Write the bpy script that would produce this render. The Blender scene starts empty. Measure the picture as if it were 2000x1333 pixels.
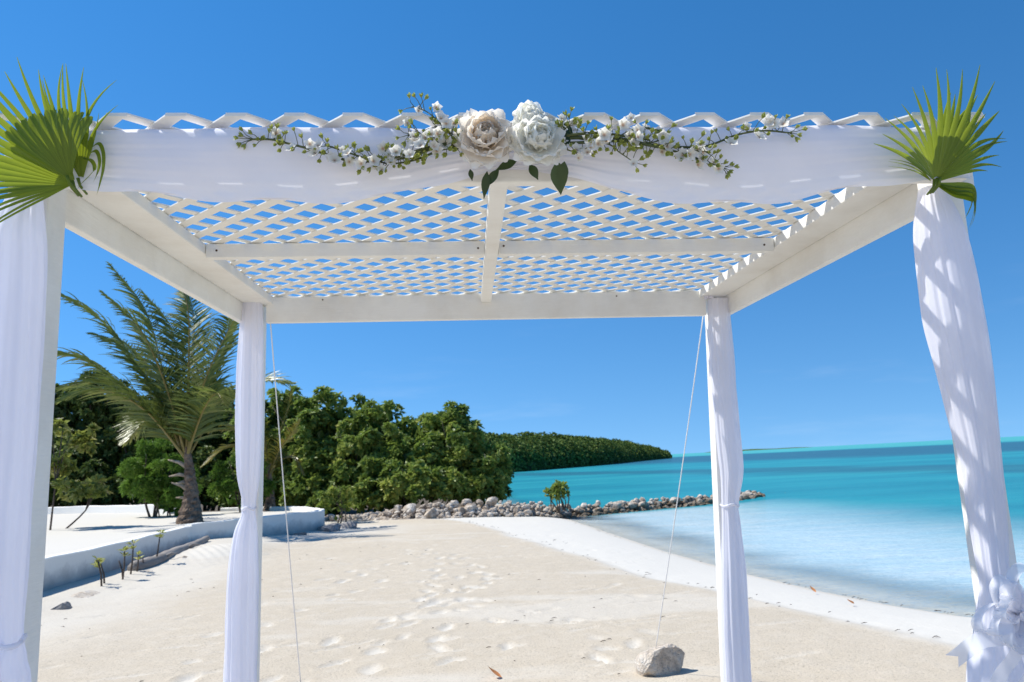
import bpy, bmesh, math, random
import numpy as np
from mathutils import Matrix, Vector
from math import sin, cos, pi, radians, sqrt, atan2

random.seed(11)
rng = np.random.default_rng(11)
sc = bpy.context.scene
C = sc.collection

# ------------------------------------------------------------------ camera
pitch, roll = radians(9.2696), radians(-2.9464)
cp, sp, cr, sr = cos(pitch), sin(pitch), cos(roll), sin(roll)
fwd = Vector((0, cp, sp)); up0 = Vector((0, -sp, cp)); right0 = Vector((1, 0, 0))
cx_ = right0 * cr + up0 * sr
cy_ = right0 * -sr + up0 * cr
cd = bpy.data.cameras.new('camera'); cam = bpy.data.objects.new('camera', cd); C.objects.link(cam)
mw = Matrix((cx_, cy_, -fwd)).transposed().to_4x4(); mw.translation = (0, 0, 1.35)
cam.matrix_world = mw
cd.sensor_width = 22.3; cd.lens = 22.3 * 1450 / 2000
cd.clip_start = 0.05; cd.clip_end = 30000
cd.dof.use_dof = True; cd.dof.focus_distance = 2.0; cd.dof.aperture_fstop = 5.0
sc.camera = cam

# ------------------------------------------------------------------ sky and sun
SUN_AZ, SUN_EL = radians(-80), radians(54)      # azimuth from +Y towards +X
w = bpy.data.worlds.new('World'); sc.world = w; w.use_nodes = True
wn = w.node_tree; wn.nodes.clear()
sky = wn.nodes.new('ShaderNodeTexSky'); sky.sky_type = 'NISHITA'; sky.sun_disc = False
sky.sun_elevation = SUN_EL; sky.sun_rotation = SUN_AZ
sky.altitude = 0; sky.air_density = 1.0; sky.dust_density = 0.0; sky.ozone_density = 1.0
bg = wn.nodes.new('ShaderNodeBackground'); bg.inputs[1].default_value = 0.122
wo = wn.nodes.new('ShaderNodeOutputWorld')
tc = wn.nodes.new('ShaderNodeTexCoord'); va = wn.nodes.new('ShaderNodeVectorMath'); va.operation = 'ADD'; va.inputs[1].default_value = (0, 0, .20)
wn.links.new(tc.outputs['Generated'], va.inputs[0]); vn = wn.nodes.new('ShaderNodeVectorMath'); vn.operation = 'NORMALIZE'
wn.links.new(va.outputs[0], vn.inputs[0]); wn.links.new(vn.outputs[0], sky.inputs[0])   # clear marine air: no yellow haze band at the horizon
hs = wn.nodes.new('ShaderNodeHueSaturation'); hs.inputs['Saturation'].default_value = 1.38; hs.inputs['Hue'].default_value = .500
wn.links.new(sky.outputs[0], hs.inputs['Color']); 
# a few thin cirrus wisps low over the sea, all round the horizon
wm = wn.nodes.new('ShaderNodeVectorMath'); wm.operation = 'MULTIPLY'; wm.inputs[1].default_value = (2.6, 2.6, 17); wn.links.new(tc.outputs['Generated'], wm.inputs[0])
nz = wn.nodes.new('ShaderNodeTexNoise'); nz.inputs['Scale'].default_value = 1.3; nz.inputs['Detail'].default_value = 7; nz.inputs['Roughness'].default_value = .6; wn.links.new(wm.outputs[0], nz.inputs['Vector'])
r1 = wn.nodes.new('ShaderNodeMapRange'); r1.interpolation_type = 'SMOOTHSTEP'; r1.inputs[1].default_value = .56; r1.inputs[2].default_value = .80; r1.inputs[4].default_value = .07; wn.links.new(nz.outputs[0], r1.inputs[0])
sx = wn.nodes.new('ShaderNodeSeparateXYZ'); wn.links.new(tc.outputs['Generated'], sx.inputs[0])
r2 = wn.nodes.new('ShaderNodeMapRange'); r2.interpolation_type = 'SMOOTHSTEP'; r2.inputs[1].default_value = .26; r2.inputs[2].default_value = .08; wn.links.new(sx.outputs[2], r2.inputs[0])
mm = wn.nodes.new('ShaderNodeMath'); mm.operation = 'MULTIPLY'; wn.links.new(r1.outputs[0], mm.inputs[0]); wn.links.new(r2.outputs[0], mm.inputs[1])
cm = wn.nodes.new('ShaderNodeMix'); cm.data_type = 'RGBA'; cm.inputs[7].default_value = (6.2, 6.6, 7.0, 1); wn.links.new(mm.outputs[0], cm.inputs[0]); wn.links.new(hs.outputs[0], cm.inputs[6])
wn.links.new(cm.outputs[2], bg.inputs[0]); wn.links.new(bg.outputs[0], wo.inputs[0])
sd = bpy.data.lights.new('sun', 'SUN'); sd.energy = 4.2; sd.angle = radians(0.53); sd.color = (1.0, 0.97, 0.895)
sun = bpy.data.objects.new('sun', sd); C.objects.link(sun)
sdir = Vector((sin(SUN_AZ) * cos(SUN_EL), cos(SUN_AZ) * cos(SUN_EL), sin(SUN_EL)))
sun.rotation_euler = (-sdir).to_track_quat('-Z', 'Y').to_euler(); sun.location = sdir * 30
sc.view_settings.view_transform = 'Standard'; sc.view_settings.look = 'None'
sc.view_settings.exposure = 0.54; sc.view_settings.gamma = 1
sc.cycles.max_bounces = 10; sc.cycles.diffuse_bounces = 8; sc.cycles.transparent_max_bounces = 24
sc.cycles.use_denoising = True
sc.cycles.caustics_reflective = False; sc.cycles.caustics_refractive = False

# ------------------------------------------------------------------ helpers
def tag(o, label=None, cat=None, group=None, kind=None):
    if label: o['label'] = label
    if cat: o['category'] = cat
    if group: o['group'] = group
    if kind: o['kind'] = kind
    return o

def mk(name, V, F, mat, parent=None, smooth=False, attrs=None):
    me = bpy.data.meshes.new(name)
    V = V.tolist() if isinstance(V, np.ndarray) else V
    F = F.tolist() if isinstance(F, np.ndarray) else F
    me.from_pydata(V, [], F)
    me.materials.append(mat)
    if smooth: me.polygons.foreach_set('use_smooth', [True] * len(me.polygons))
    if attrs:
        for k, a in attrs.items():
            at = me.attributes.new(k, 'FLOAT', 'POINT'); at.data.foreach_set('value', np.asarray(a, dtype=np.float32))
    me.update()
    return link(name, me, parent)

def link(name, me, parent=None):
    o = bpy.data.objects.new(name, me); C.objects.link(o)
    if parent: o.parent = parent
    return o

def empty(name, label, cat, loc=(0, 0, 0), group=None, mat=None):
    o = bpy.data.objects.new(name, None); C.objects.link(o)
    o.empty_display_size = 0.1
    if mat is not None: o.matrix_world = mat
    else: o.location = loc
    return tag(o, label, cat, group)

class MB:
    def __init__(s): s.v = []; s.f = []; s.a = []
    def add(s, v, f, a=None):
        n = len(s.v); s.v += [tuple(p) for p in v]; s.f += [tuple(i + n for i in q) for q in f]
        s.a += [a if a is not None else 0.5] * len(v) if not isinstance(a, (list, np.ndarray)) else list(a)
    def box(s, x0, x1, y0, y1, z0, z1):
        s.add([(x0,y0,z0),(x1,y0,z0),(x1,y1,z0),(x0,y1,z0),(x0,y0,z1),(x1,y0,z1),(x1,y1,z1),(x0,y1,z1)],
              [(3,2,1,0),(4,5,6,7),(0,1,5,4),(1,2,6,5),(2,3,7,6),(3,0,4,7)])
    def tube(s, pts, rad, n=8, a=None):
        v, f = tube(pts, rad, n); s.add(v, f, a)
    def build(s, name, mat, parent=None, smooth=False, tint=False):
        return mk(name, s.v, s.f, mat, parent, smooth, {'tint': s.a} if tint else None)

def tube(pts, rad, n=8):
    P = [Vector(p) for p in pts]; m = len(P)
    if not hasattr(rad, '__len__'): rad = [rad] * m
    T = [(P[min(i+1, m-1)] - P[max(i-1, 0)]).normalized() for i in range(m)]
    a = Vector((0, 0, 1)) if abs(T[0].z) < .9 else Vector((1, 0, 0))
    N = T[0].cross(a).normalized(); v = []; f = []
    for i in range(m):
        N = (N - T[i] * N.dot(T[i])).normalized(); B = T[i].cross(N)
        for k in range(n):
            t = 2 * pi * k / n
            v.append(tuple(P[i] + (N * cos(t) + B * sin(t)) * rad[i]))
    for i in range(m - 1):
        for k in range(n):
            k2 = (k + 1) % n
            f.append((i*n+k, i*n+k2, (i+1)*n+k2, (i+1)*n+k))
    f.append(tuple(range(n-1, -1, -1))); f.append(tuple((m-1)*n + k for k in range(n)))
    return v, f

def smooth_path(pts, n):
    """Catmull-Rom through pts -> n points"""
    P = np.array(pts, float); m = len(P)
    Q = np.vstack([2*P[0]-P[1], P, 2*P[-1]-P[-2]])
    out = []
    for t in np.linspace(0, m - 1 - 1e-9, n):
        i = int(t); u = t - i
        p0, p1, p2, p3 = Q[i], Q[i+1], Q[i+2], Q[i+3]
        out.append(.5*((2*p1) + (-p0+p2)*u + (2*p0-5*p1+4*p2-p3)*u*u + (-p0+3*p1-3*p2+p3)*u**3))
    return np.array(out)

def bevel_box(name, x0, x1, y0, y1, z0, z1, mat, parent, b=.004, shear=None):
    bm = bmesh.new(); bmesh.ops.create_cube(bm, size=1)
    for v in bm.verts:
        v.co = Vector(((x0+x1)/2 + v.co.x*(x1-x0), (y0+y1)/2 + v.co.y*(y1-y0), (z0+z1)/2 + v.co.z*(z1-z0)))
    bmesh.ops.bevel(bm, geom=list(bm.edges), offset=b, segments=2, affect='EDGES', profile=.5)
    if shear:
        for v in bm.verts: v.co.x += shear * (z1 - v.co.z)
    me = bpy.data.meshes.new(name); bm.to_mesh(me); bm.free(); me.materials.append(mat)
    return link(name, me, parent)

def smoothstep(a, b, x):
    t = np.clip((x - a) / (b - a), 0, 1); return t * t * (3 - 2 * t)

def pnoise(x, y, seed=0, s=1.0, oct=4):
    """cheap smooth pseudo-noise from rotated sines, about -1..1"""
    r = np.random.default_rng(seed); o = np.zeros_like(x); amp = 1; tot = 0
    for k in range(oct):
        for j in range(4):
            t = r.uniform(0, 2*pi); ph = r.uniform(0, 2*pi, 2); fr = s * (2**k) * r.uniform(.7, 1.4)
            o = o + amp * np.sin(fr*(x*cos(t) + y*sin(t)) + ph[0] + 1.3*np.sin(fr*.6*(y*cos(t) - x*sin(t)) + ph[1])) / 2.6
        tot += amp; amp *= .55
    return o / tot

def sdist(px, py, poly):
    """signed distance to a polyline, positive on its left side"""
    best = np.full(px.shape, 1e18); sg = np.ones(px.shape)
    for (ax, ay), (bx, by) in zip(poly[:-1], poly[1:]):
        dx, dy = bx-ax, by-ay; L2 = dx*dx + dy*dy
        t = np.clip(((px-ax)*dx + (py-ay)*dy)/L2, 0, 1)
        qx, qy = px-(ax+t*dx), py-(ay+t*dy); d2 = qx*qx + qy*qy
        c = dx*(py-ay) - dy*(px-ax)
        m = d2 < best
        best = np.where(m, d2, best); sg = np.where(m, np.where(c >= 0, 1., -1.), sg)
    return np.sqrt(best) * sg

# ------------------------------------------------------------------ materials
class NT:
    def __init__(s, name):
        s.m = bpy.data.materials.new(name); s.m.use_nodes = True; s.t = s.m.node_tree; s.t.nodes.clear()
        s.out = s.t.nodes.new('ShaderNodeOutputMaterial')
    def n(s, typ, ins=None, **kw):
        nd = s.t.nodes.new('ShaderNode' + typ)
        for k, v in kw.items(): setattr(nd, k, v)
        for k, v in (ins or {}).items(): s.set(nd.inputs[k], v)
        return nd
    def set(s, sock, v):
        if isinstance(v, bpy.types.NodeSocket): s.t.links.new(v, sock)
        elif isinstance(v, bpy.types.Node): s.t.links.new(v.outputs[0], sock)
        else: sock.default_value = v
    def ramp(s, fac, stops, interp='LINEAR'):
        nd = s.n('ValToRGB', {0: fac}); r = nd.color_ramp; r.interpolation = interp
        while len(r.elements) < len(stops): r.elements.new(0.5)
        for e, (p, c) in zip(r.elements, stops):
            e.position = p; e.color = tuple(c) + (1,) if len(c) == 3 else c
        return nd.outputs[0]
    def noise(s, scale, detail=4, rough=.55, vec=None, out=0):
        nd = s.n('TexNoise', {'Scale': scale, 'Detail': detail, 'Roughness': rough})
        if vec is not None: s.set(nd.inputs['Vector'], vec)
        return nd.outputs[out]
    def pos(s): return s.n('NewGeometry').outputs['Position']
    def obj(s): return s.n('TexCoord').outputs['Object']
    def scale(s, vec, k):
        nd = s.n('VectorMath', {0: vec, 1: k}, operation='MULTIPLY'); return nd.outputs[0]
    def math(s, op, a, b=0.0, clamp=False):
        nd = s.n('Math', {0: a, 1: b}, operation=op); nd.use_clamp = clamp; return nd.outputs[0]
    def mix(s, fac, a, b, blend='MIX'):
        nd = s.n('Mix', data_type='RGBA', blend_type=blend)
        s.set(nd.inputs[0], fac); 
        for i, c in ((6, a), (7, b)):
            s.set(nd.inputs[i], c if not isinstance(c, tuple) or len(c) == 4 else c + (1,))
        return nd.outputs[2]
    def bump(s, h, strength=.4, dist=.01, normal=None):
        nd = s.n('Bump', {'Height': h, 'Strength': strength, 'Distance': dist})
        if normal is not None: s.set(nd.inputs['Normal'], normal)
        return nd.outputs[0]
    def attr(s, name): return s.n('Attribute', attribute_name=name).outputs['Fac']
    def bsdf(s, col, rough=.6, normal=None, spec=.4, **kw):
        nd = s.n('BsdfPrincipled')
        s.set(nd.inputs['Base Color'], col if not isinstance(col, tuple) or len(col) == 4 else col + (1,))
        s.set(nd.inputs['Roughness'], rough); nd.inputs['Specular IOR Level'].default_value = spec
        if normal is not None: s.set(nd.inputs['Normal'], normal)
        return nd.outputs[0]
    def done(s, sh): s.t.links.new(sh, s.out.inputs[0]); return s.m
    def mixsh(s, fac, a, b):
        nd = s.n('MixShader', {0: fac, 1: a, 2: b}); return nd.outputs[0]

def m_paint(name, col, stain, amt=.35, sc_=3.0):
    t = NT(name); p = t.pos()
    g = t.noise(sc_, 6, .65, p)
    f = t.ramp(g, [(.42, (0, 0, 0)), (.78, (amt,)*3)])
    grain = t.noise(14, 5, .6, t.scale(p, (1.0, 1.0, 9.0)))
    c = t.mix(f, col, stain)
    c = t.mix(t.math('MULTIPLY', grain, .20), c, stain)
    return t.done(t.bsdf(c, .5, t.bump(grain, .5, .003), .35))
M_PAINT = m_paint('white_painted_timber', (.87, .865, .83), (.58, .53, .45), .5)
M_LAT = m_paint('white_lattice_strip', (.86, .845, .80), (.64, .60, .52), .2)
M_WALLP = None

def m_cloth(name, col, transp, trans=.38, sheen=.25):
    t = NT(name); p = t.obj()
    wv = t.noise(260, 2, .5, p)
    d = t.bsdf(col, .42, t.bump(wv, .1, .0006), sheen)
    tr = t.n('BsdfTranslucent', {'Color': col + (1,)}).outputs[0]
    s = t.mixsh(trans, d, tr)
    tp = t.n('BsdfTransparent').outputs[0]
    return t.done(t.mixsh(1 - transp, tp, s))
M_TULLE = m_cloth('sheer_white_tulle', (.90, .90, .98), .12, .45)
M_SWAG = m_cloth('white_organza', (.91, .91, .99), .05, .22, .5)
M_RIB = m_cloth('white_satin_ribbon', (.90, .90, .94), .36, .35, .7)

def m_leaf(name, c0, c1, c2, trans=.28, rough=.35, tcol=None, spec=.45):
    t = NT(name); a = t.attr('tint')
    c = t.ramp(a, [(0, c0), (.55, c1), (1, c2)])
    d = t.bsdf(c, rough, None, spec)
    tcol = tcol or tuple(min(1, x*1.6) for x in c1)
    tc = t.mix(.6, c, tcol)
    tr = t.n('BsdfTranslucent', {'Color': tc}).outputs[0]
    return t.done(t.mixsh(trans, d, tr))
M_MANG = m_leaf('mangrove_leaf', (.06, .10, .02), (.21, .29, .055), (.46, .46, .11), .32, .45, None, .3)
M_DARK = m_leaf('dark_thicket_leaf', (.03, .055, .013), (.085, .13, .028), (.20, .23, .055), .25, .48, None, .25)
M_SHRUB = m_leaf('bright_shrub_leaf', (.06, .12, .016), (.13, .23, .034), (.22, .33, .055), .3, .5, None, .25)
M_GRAPE = m_leaf('yellowing_leaf', (.10, .14, .025), (.25, .28, .06), (.45, .38, .11), .35, .45)
M_PALM = m_leaf('coconut_leaflet', (.055, .085, .018), (.15, .185, .04), (.36, .32, .10), .3, .38, None, .45)
M_PALMY = m_leaf('yellow_palm_leaflet', (.06, .08, .014), (.17, .17, .03), (.32, .22, .05), .3, .35)
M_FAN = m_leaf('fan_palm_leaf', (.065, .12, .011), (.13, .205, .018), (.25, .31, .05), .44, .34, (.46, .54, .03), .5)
M_ISLE = m_leaf('far_mangrove_leaf', (.025, .05, .011), (.11, .165, .034), (.25, .30, .065), .14, .6, None, .15)
M_GLOSSY = m_leaf('dark_glossy_leaf', (.012, .03, .010), (.030, .062, .016), (.06, .10, .025), .15, .3)
M_BUD = m_leaf('yellow_green_bud', (.13, .18, .03), (.30, .34, .07), (.5, .5, .16), .25, .5)
M_STEM = m_leaf('green_wire_stem', (.05, .07, .02), (.09, .11, .03), (.13, .13, .05), .05, .55)
M_MIDRIB = m_leaf('frond_midrib', (.16, .13, .03), (.25, .19, .05), (.33, .24, .08), .05, .4)

def m_petal(name, c0, c1, c2):
    t = NT(name); a = t.attr('tint'); c = t.ramp(a, [(0, c0), (.4, c1), (1, c2)])
    d = t.bsdf(c, .6, None, .2); tr = t.n('BsdfTranslucent', {'Color': c}).outputs[0]
    return t.done(t.mixsh(.45, d, tr))
M_CREAM = m_petal('cream_petal', (.80, .58, .42), (.89, .79, .66), (.93, .91, .87))
M_WHITE = m_petal('white_petal', (.80, .80, .58), (.93, .92, .85), (.96, .95, .91))
M_BLOS = m_petal('blossom_petal', (.62, .35, .18), (.84, .80, .70), (.90, .89, .86))

def m_bark(name, c0, c1, sc_=6, stretch=(1, 1, .25), bump=.6):
    t = NT(name); p = t.pos(); n = t.noise(sc_, 6, .65, t.scale(p, stretch))
    return t.done(t.bsdf(t.ramp(n, [(.3, c0), (.7, c1)]), .85, t.bump(n, bump, .03), .15))
M_BARK = m_bark('grey_brown_bark', (.06, .045, .035), (.20, .16, .125))
M_PTRUNK = m_bark('palm_trunk_fibre', (.09, .058, .038), (.33, .235, .165), 7, (1, 1, 1.6), 1.0)
M_BOOT = m_bark('dry_frond_boot', (.26, .20, .14), (.46, .38, .29), 9, (1, 1, .4))
M_LOG = m_bark('weathered_driftwood', (.20, .17, .15), (.42, .38, .34), 5, (1, .3, 1), .8)
M_TWIG = m_bark('dark_twig', (.05, .04, .035), (.14, .11, .09))
M_NAIL = m_bark('rusty_nail', (.05, .03, .02), (.10, .06, .04))

def m_rock(name, c0, c1, c2, s=5.0, wet=None):
    t = NT(name); p = t.pos(); n = t.noise(s, 7, .68, p); v = t.noise(s*5, 4, .6, p)
    c = t.ramp(n, [(.28, c0), (.48, c1), (.70, c2)])
    c = t.mix(t.math('MULTIPLY', t.ramp(v, [(.45, (0,0,0)), (.7, (1,1,1))]), .35), c, c0)
    h = t.math('ADD', n, t.math('MULTIPLY', v, .5))
    if wet is not None:   # brown algae film up to the splash line
        z = t.n('SeparateXYZ', {0: p}).outputs['Z']; zz = t.math('ADD', z, t.math('MULTIPLY', t.math('SUBTRACT', n, .5), .35))
        c = t.mix(t.ramp(t.math('SUBTRACT', zz, wet - .5), [(.42, (.8,)*3), (.60, (0,)*3)]), c, (.12, .085, .05))
    return t.done(t.bsdf(c, .9, t.bump(h, 1.0, .07), .15))
M_ROCK = m_rock('weathered_coral_rock', (.16, .11, .075), (.52, .43, .34), (.82, .77, .69), 4.5, -.13)
M_STONE = m_rock('pale_limestone', (.34, .25, .18), (.66, .57, .47), (.84, .79, .72), 7)
M_GREYR = m_rock('grey_beach_rock', (.13, .12, .12), (.30, .28, .27), (.46, .43, .40), 5)

def m_rope():
    t = NT('white_cord'); return t.done(t.bsdf(t.mix(t.noise(200, 2, .5, t.pos()), (.72, .70, .68), (.86, .85, .84)), .7))
M_ROPE = m_rope()

def m_wall():
    t = NT('whitewashed_concrete'); p = t.pos()
    z = t.n('SeparateXYZ', {0: p}).outputs['Z']
    n = t.noise(2.2, 6, .65, p); n2 = t.noise(16, 5, .6, p)
    h = t.math('ADD', z, t.math('MULTIPLY', t.math('SUBTRACT', n, .5), .45))
    damp = t.ramp(h, [(.12, (.80,)*3), (.24, (.45,)*3), (.34, (0,)*3)])
    c = t.mix(t.math('MULTIPLY', n2, .4), (.88, .85, .78), (.76, .72, .65))
    c = t.mix(damp, c, (.34, .32, .30))
    return t.done(t.bsdf(c, .85, t.bump(n2, .35, .01), .2))
M_WALL = m_wall()

def m_sand():
    t = NT('beach_sand'); p = t.pos(); pale = t.attr('pale')
    big = t.noise(.55, 5, .6, p); mid = t.noise(7, 5, .6, p); fine = t.noise(62, 4, .7, p); grit = t.noise(190, 2, .6, p)
    c = t.mix(big, (.50, .425, .325), (.565, .49, .39))
    c = t.mix(t.math('MULTIPLY', t.ramp(mid, [(.45, (0,)*3), (.72, (1,)*3)]), .35), c, (.63, .56, .47))
    c = t.mix(pale, c, (.61, .575, .515))
    c = t.mix(t.attr('mud'), c, t.mix(mid, (.075, .058, .042), (.16, .13, .095)))
    sp_ = t.ramp(fine, [(.30, (.55,)*3), (.45, (.97,)*3), (.62, (1.0,)*3), (.75, (1.12,)*3)])
    spale = t.mix(t.math('MULTIPLY', pale, .75), sp_, (1, 1, 1))
    c = t.mix(1.0, c, spale, 'MULTIPLY')
    h = t.math('ADD', t.math('MULTIPLY', fine, .7), t.math('MULTIPLY', grit, .25))
    st = t.math('SUBTRACT', .75, t.math('MULTIPLY', pale, .42))
    nb = t.n('Bump', {'Height': h, 'Distance': .014}); t.set(nb.inputs['Strength'], st)
    nb2 = t.bump(mid, .25, .03, nb.outputs[0])
    return t.done(t.bsdf(c, .95, nb2, .1))
M_SAND = m_sand()

def m_water():
    t = NT('turquoise_sea'); p = t.pos(); xyz = t.n('SeparateXYZ', {0: p}); X, Y = xyz.outputs['X'], xyz.outputs['Y']
    deep = t.attr('deep'); veil = t.attr('veil')
    turq = t.ramp(t.noise(.10, 4, .6, t.scale(p, (.45, 1.3, 1))), [(.3, (.012, .165, .23)), (.5, (.018, .225, .28)), (.72, (.035, .295, .32))])
    # sea-grass beds and sand bars seen through the water, in long strips parallel to the shore
    q = t.math('ADD', t.math('MULTIPLY', Y, .6), t.math('MULTIPLY', X, 1.35))
    wob = t.math('MULTIPLY', t.math('SUBTRACT', t.noise(.03, 5, .65, t.scale(p, (.6, 1, 1))), .5), 46)
    wob2 = t.math('MULTIPLY', t.math('SUBTRACT', t.noise(.006, 4, .6, p), .5), 160)
    lq = t.math('LOGARITHM', t.math('MAXIMUM', t.math('ADD', q, wob), 1.0), 10.0)
    lq2 = t.math('LOGARITHM', t.math('MAXIMUM', t.math('ADD', q, wob2), 1.0), 10.0)
    def band(l, a, b, c_, d):
        up_ = t.n('MapRange', {0: l, 1: a, 2: b, 3: 0.0, 4: 1.0}, interpolation_type='SMOOTHSTEP').outputs[0]
        dn = t.n('MapRange', {0: l, 1: c_, 2: d, 3: 1.0, 4: 0.0}, interpolation_type='SMOOTHSTEP').outputs[0]
        return t.math('MULTIPLY', up_, dn)
    g1 = t.math('MULTIPLY', band(lq, 1.70, 1.76, 1.80, 1.86), .65)
    g2 = t.math('MULTIPLY', band(lq2, 2.02, 2.16, 2.46, 2.58), .95)
    bar = band(lq2, 2.52, 2.64, 5.5, 6.0)
    c = t.mix(g1, turq, (.022, .075, .125)); c = t.mix(g2, c, (.022, .085, .15))
    c = t.mix(t.math('MULTIPLY', bar, .85), c, (.075, .38, .36))
    surf = t.ramp(t.noise(.02, 5, .7, t.scale(p, (.35, 1.2, 1))), [(.63, (0,)*3), (.70, (1,)*3)])
    farm = band(lq2, 2.72, 2.8, 3.1, 3.2)
    c = t.mix(t.math('MULTIPLY', t.math('MULTIPLY', surf, farm), .9), c, (.85, .88, .88))
    # ripples
    w1 = t.noise(1.0, 5, .62, t.scale(p, (.5, 1.3, 1))); w2 = t.noise(4.6, 4, .62, t.scale(p, (.55, 1.35, 1)))
    h = t.math('ADD', w1, t.math('MULTIPLY', w2, .42))
    nr = t.bump(h, .8, .22)
    # streaks painted into the body colour stand in for ripple reflections and caustics
    c = t.mix(t.ramp(t.noise(.8, 6, .7, t.scale(p, (.22, 1.1, 1))), [(.35, (0,)*3), (.7, (.55,)*3)]), c, t.mix(.5, c, (.05, .33, .36)))
    pale = t.ramp(t.noise(2.1, 6, .68, t.scale(p, (.30, 1.3, 1))), [(.34, (.37, .51, .56)), (.5, (.42, .54, .575)), (.66, (.49, .575, .585))])
    c = t.mix(deep, pale, c)
    body = t.n('BsdfDiffuse', {'Color': c, 'Normal': t.bump(t.math('ADD', t.math('MULTIPLY', w1, .5), w2), .55, .11)}).outputs[0]
    clear = t.n('BsdfTransparent', {'Color': (.95, .985, .99, 1)}).outputs[0]
    base = t.mixsh(veil, clear, body)
    gl = t.n('BsdfGlossy', {'Color': (1, 1, 1, 1), 'Roughness': .10, 'Normal': nr}).outputs[0]
    fr = t.n('Fresnel', {'IOR': 1.33, 'Normal': nr}).outputs[0]
    lim = t.math('SUBTRACT', .46, t.math('MULTIPLY', deep, .24))
    fr = t.math('MINIMUM', t.math('MULTIPLY', fr, .8), lim)
    return t.done(t.mixsh(fr, base, gl))
M_WATER = m_water()

# ------------------------------------------------------------------ ground, sea
SHORE = [(60, -40), (14, -3), (8, 2.8), (5.6, 5.5), (4.38, 6.97), (4.06, 7.27), (3.73, 7.86), (3.36, 8.87), (2.94, 10.4), (2.42, 13.06),
         (1.96, 16.27), (1.64, 18.64), (1.3, 21), (.5, 22.6), (-.1, 24), (-.4, 28), (-3, 40), (-30, 70), (-600, 160)]
TAN = [(6.5, -6), (3.6, 3.0), (2.98, 5.22), (2.68, 6.12), (2.26, 7.27), (1.99, 8.04), (1.39, 9.27), (.63, 12), (-.2, 14.79), (-1.0, 17.6), (-1.9, 19.3), (-3.0, 20.2), (-7, 21.5)]
WALL = [(-5.5, 2.0), (-5.65, 6.0), (-5.8, 8.5), (-5.95, 10.7), (-6.1, 12.6), (-6.22, 14.35)]
WALL2 = [(-6.22, 14.35), (-5.70, 15.25), (-5.10, 16.05), (-4.62, 16.62), (-4.45, 17.0), (-4.55, 17.6), (-4.95, 18.5), (-5.6, 19.5), (-6.4, 20.4), (-7.3, 21.0), (-8.3, 21.3)]
ROCKL = [(-5.6, 20.75), (-4.3, 20.35), (-2.8, 20.05), (-1.5, 20.1), (-.2, 20.6), (1.1, 21.5), (2.76, 22.4), (4.5, 23.4), (6.3, 24.4), (8.2, 26.5), (9.6, 28.2), (11.2, 29.6)]
SEA = -.28

def axis(parts):
    out = [parts[0][0]]
    for a, b, step in parts:
        n = max(1, int(round((b - a) / step))); out += list(np.linspace(a, b, n + 1)[1:])
    return np.array(out)

def grid_faces(nx, ny):
    i = np.arange(nx - 1); j = np.arange(ny - 1); I, J = np.meshgrid(i, j); a = (J * nx + I).ravel()
    return np.stack([a, a + 1, a + nx + 1, a + nx], 1)

def land_z(x, y):
    s = sdist(x, y, SHORE)
    z = np.where(s > 0, SEA + .30 * (1 - np.exp(-np.maximum(s, 0) * .7)), np.maximum(SEA + .10 * s, -4))
    return z, s

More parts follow.
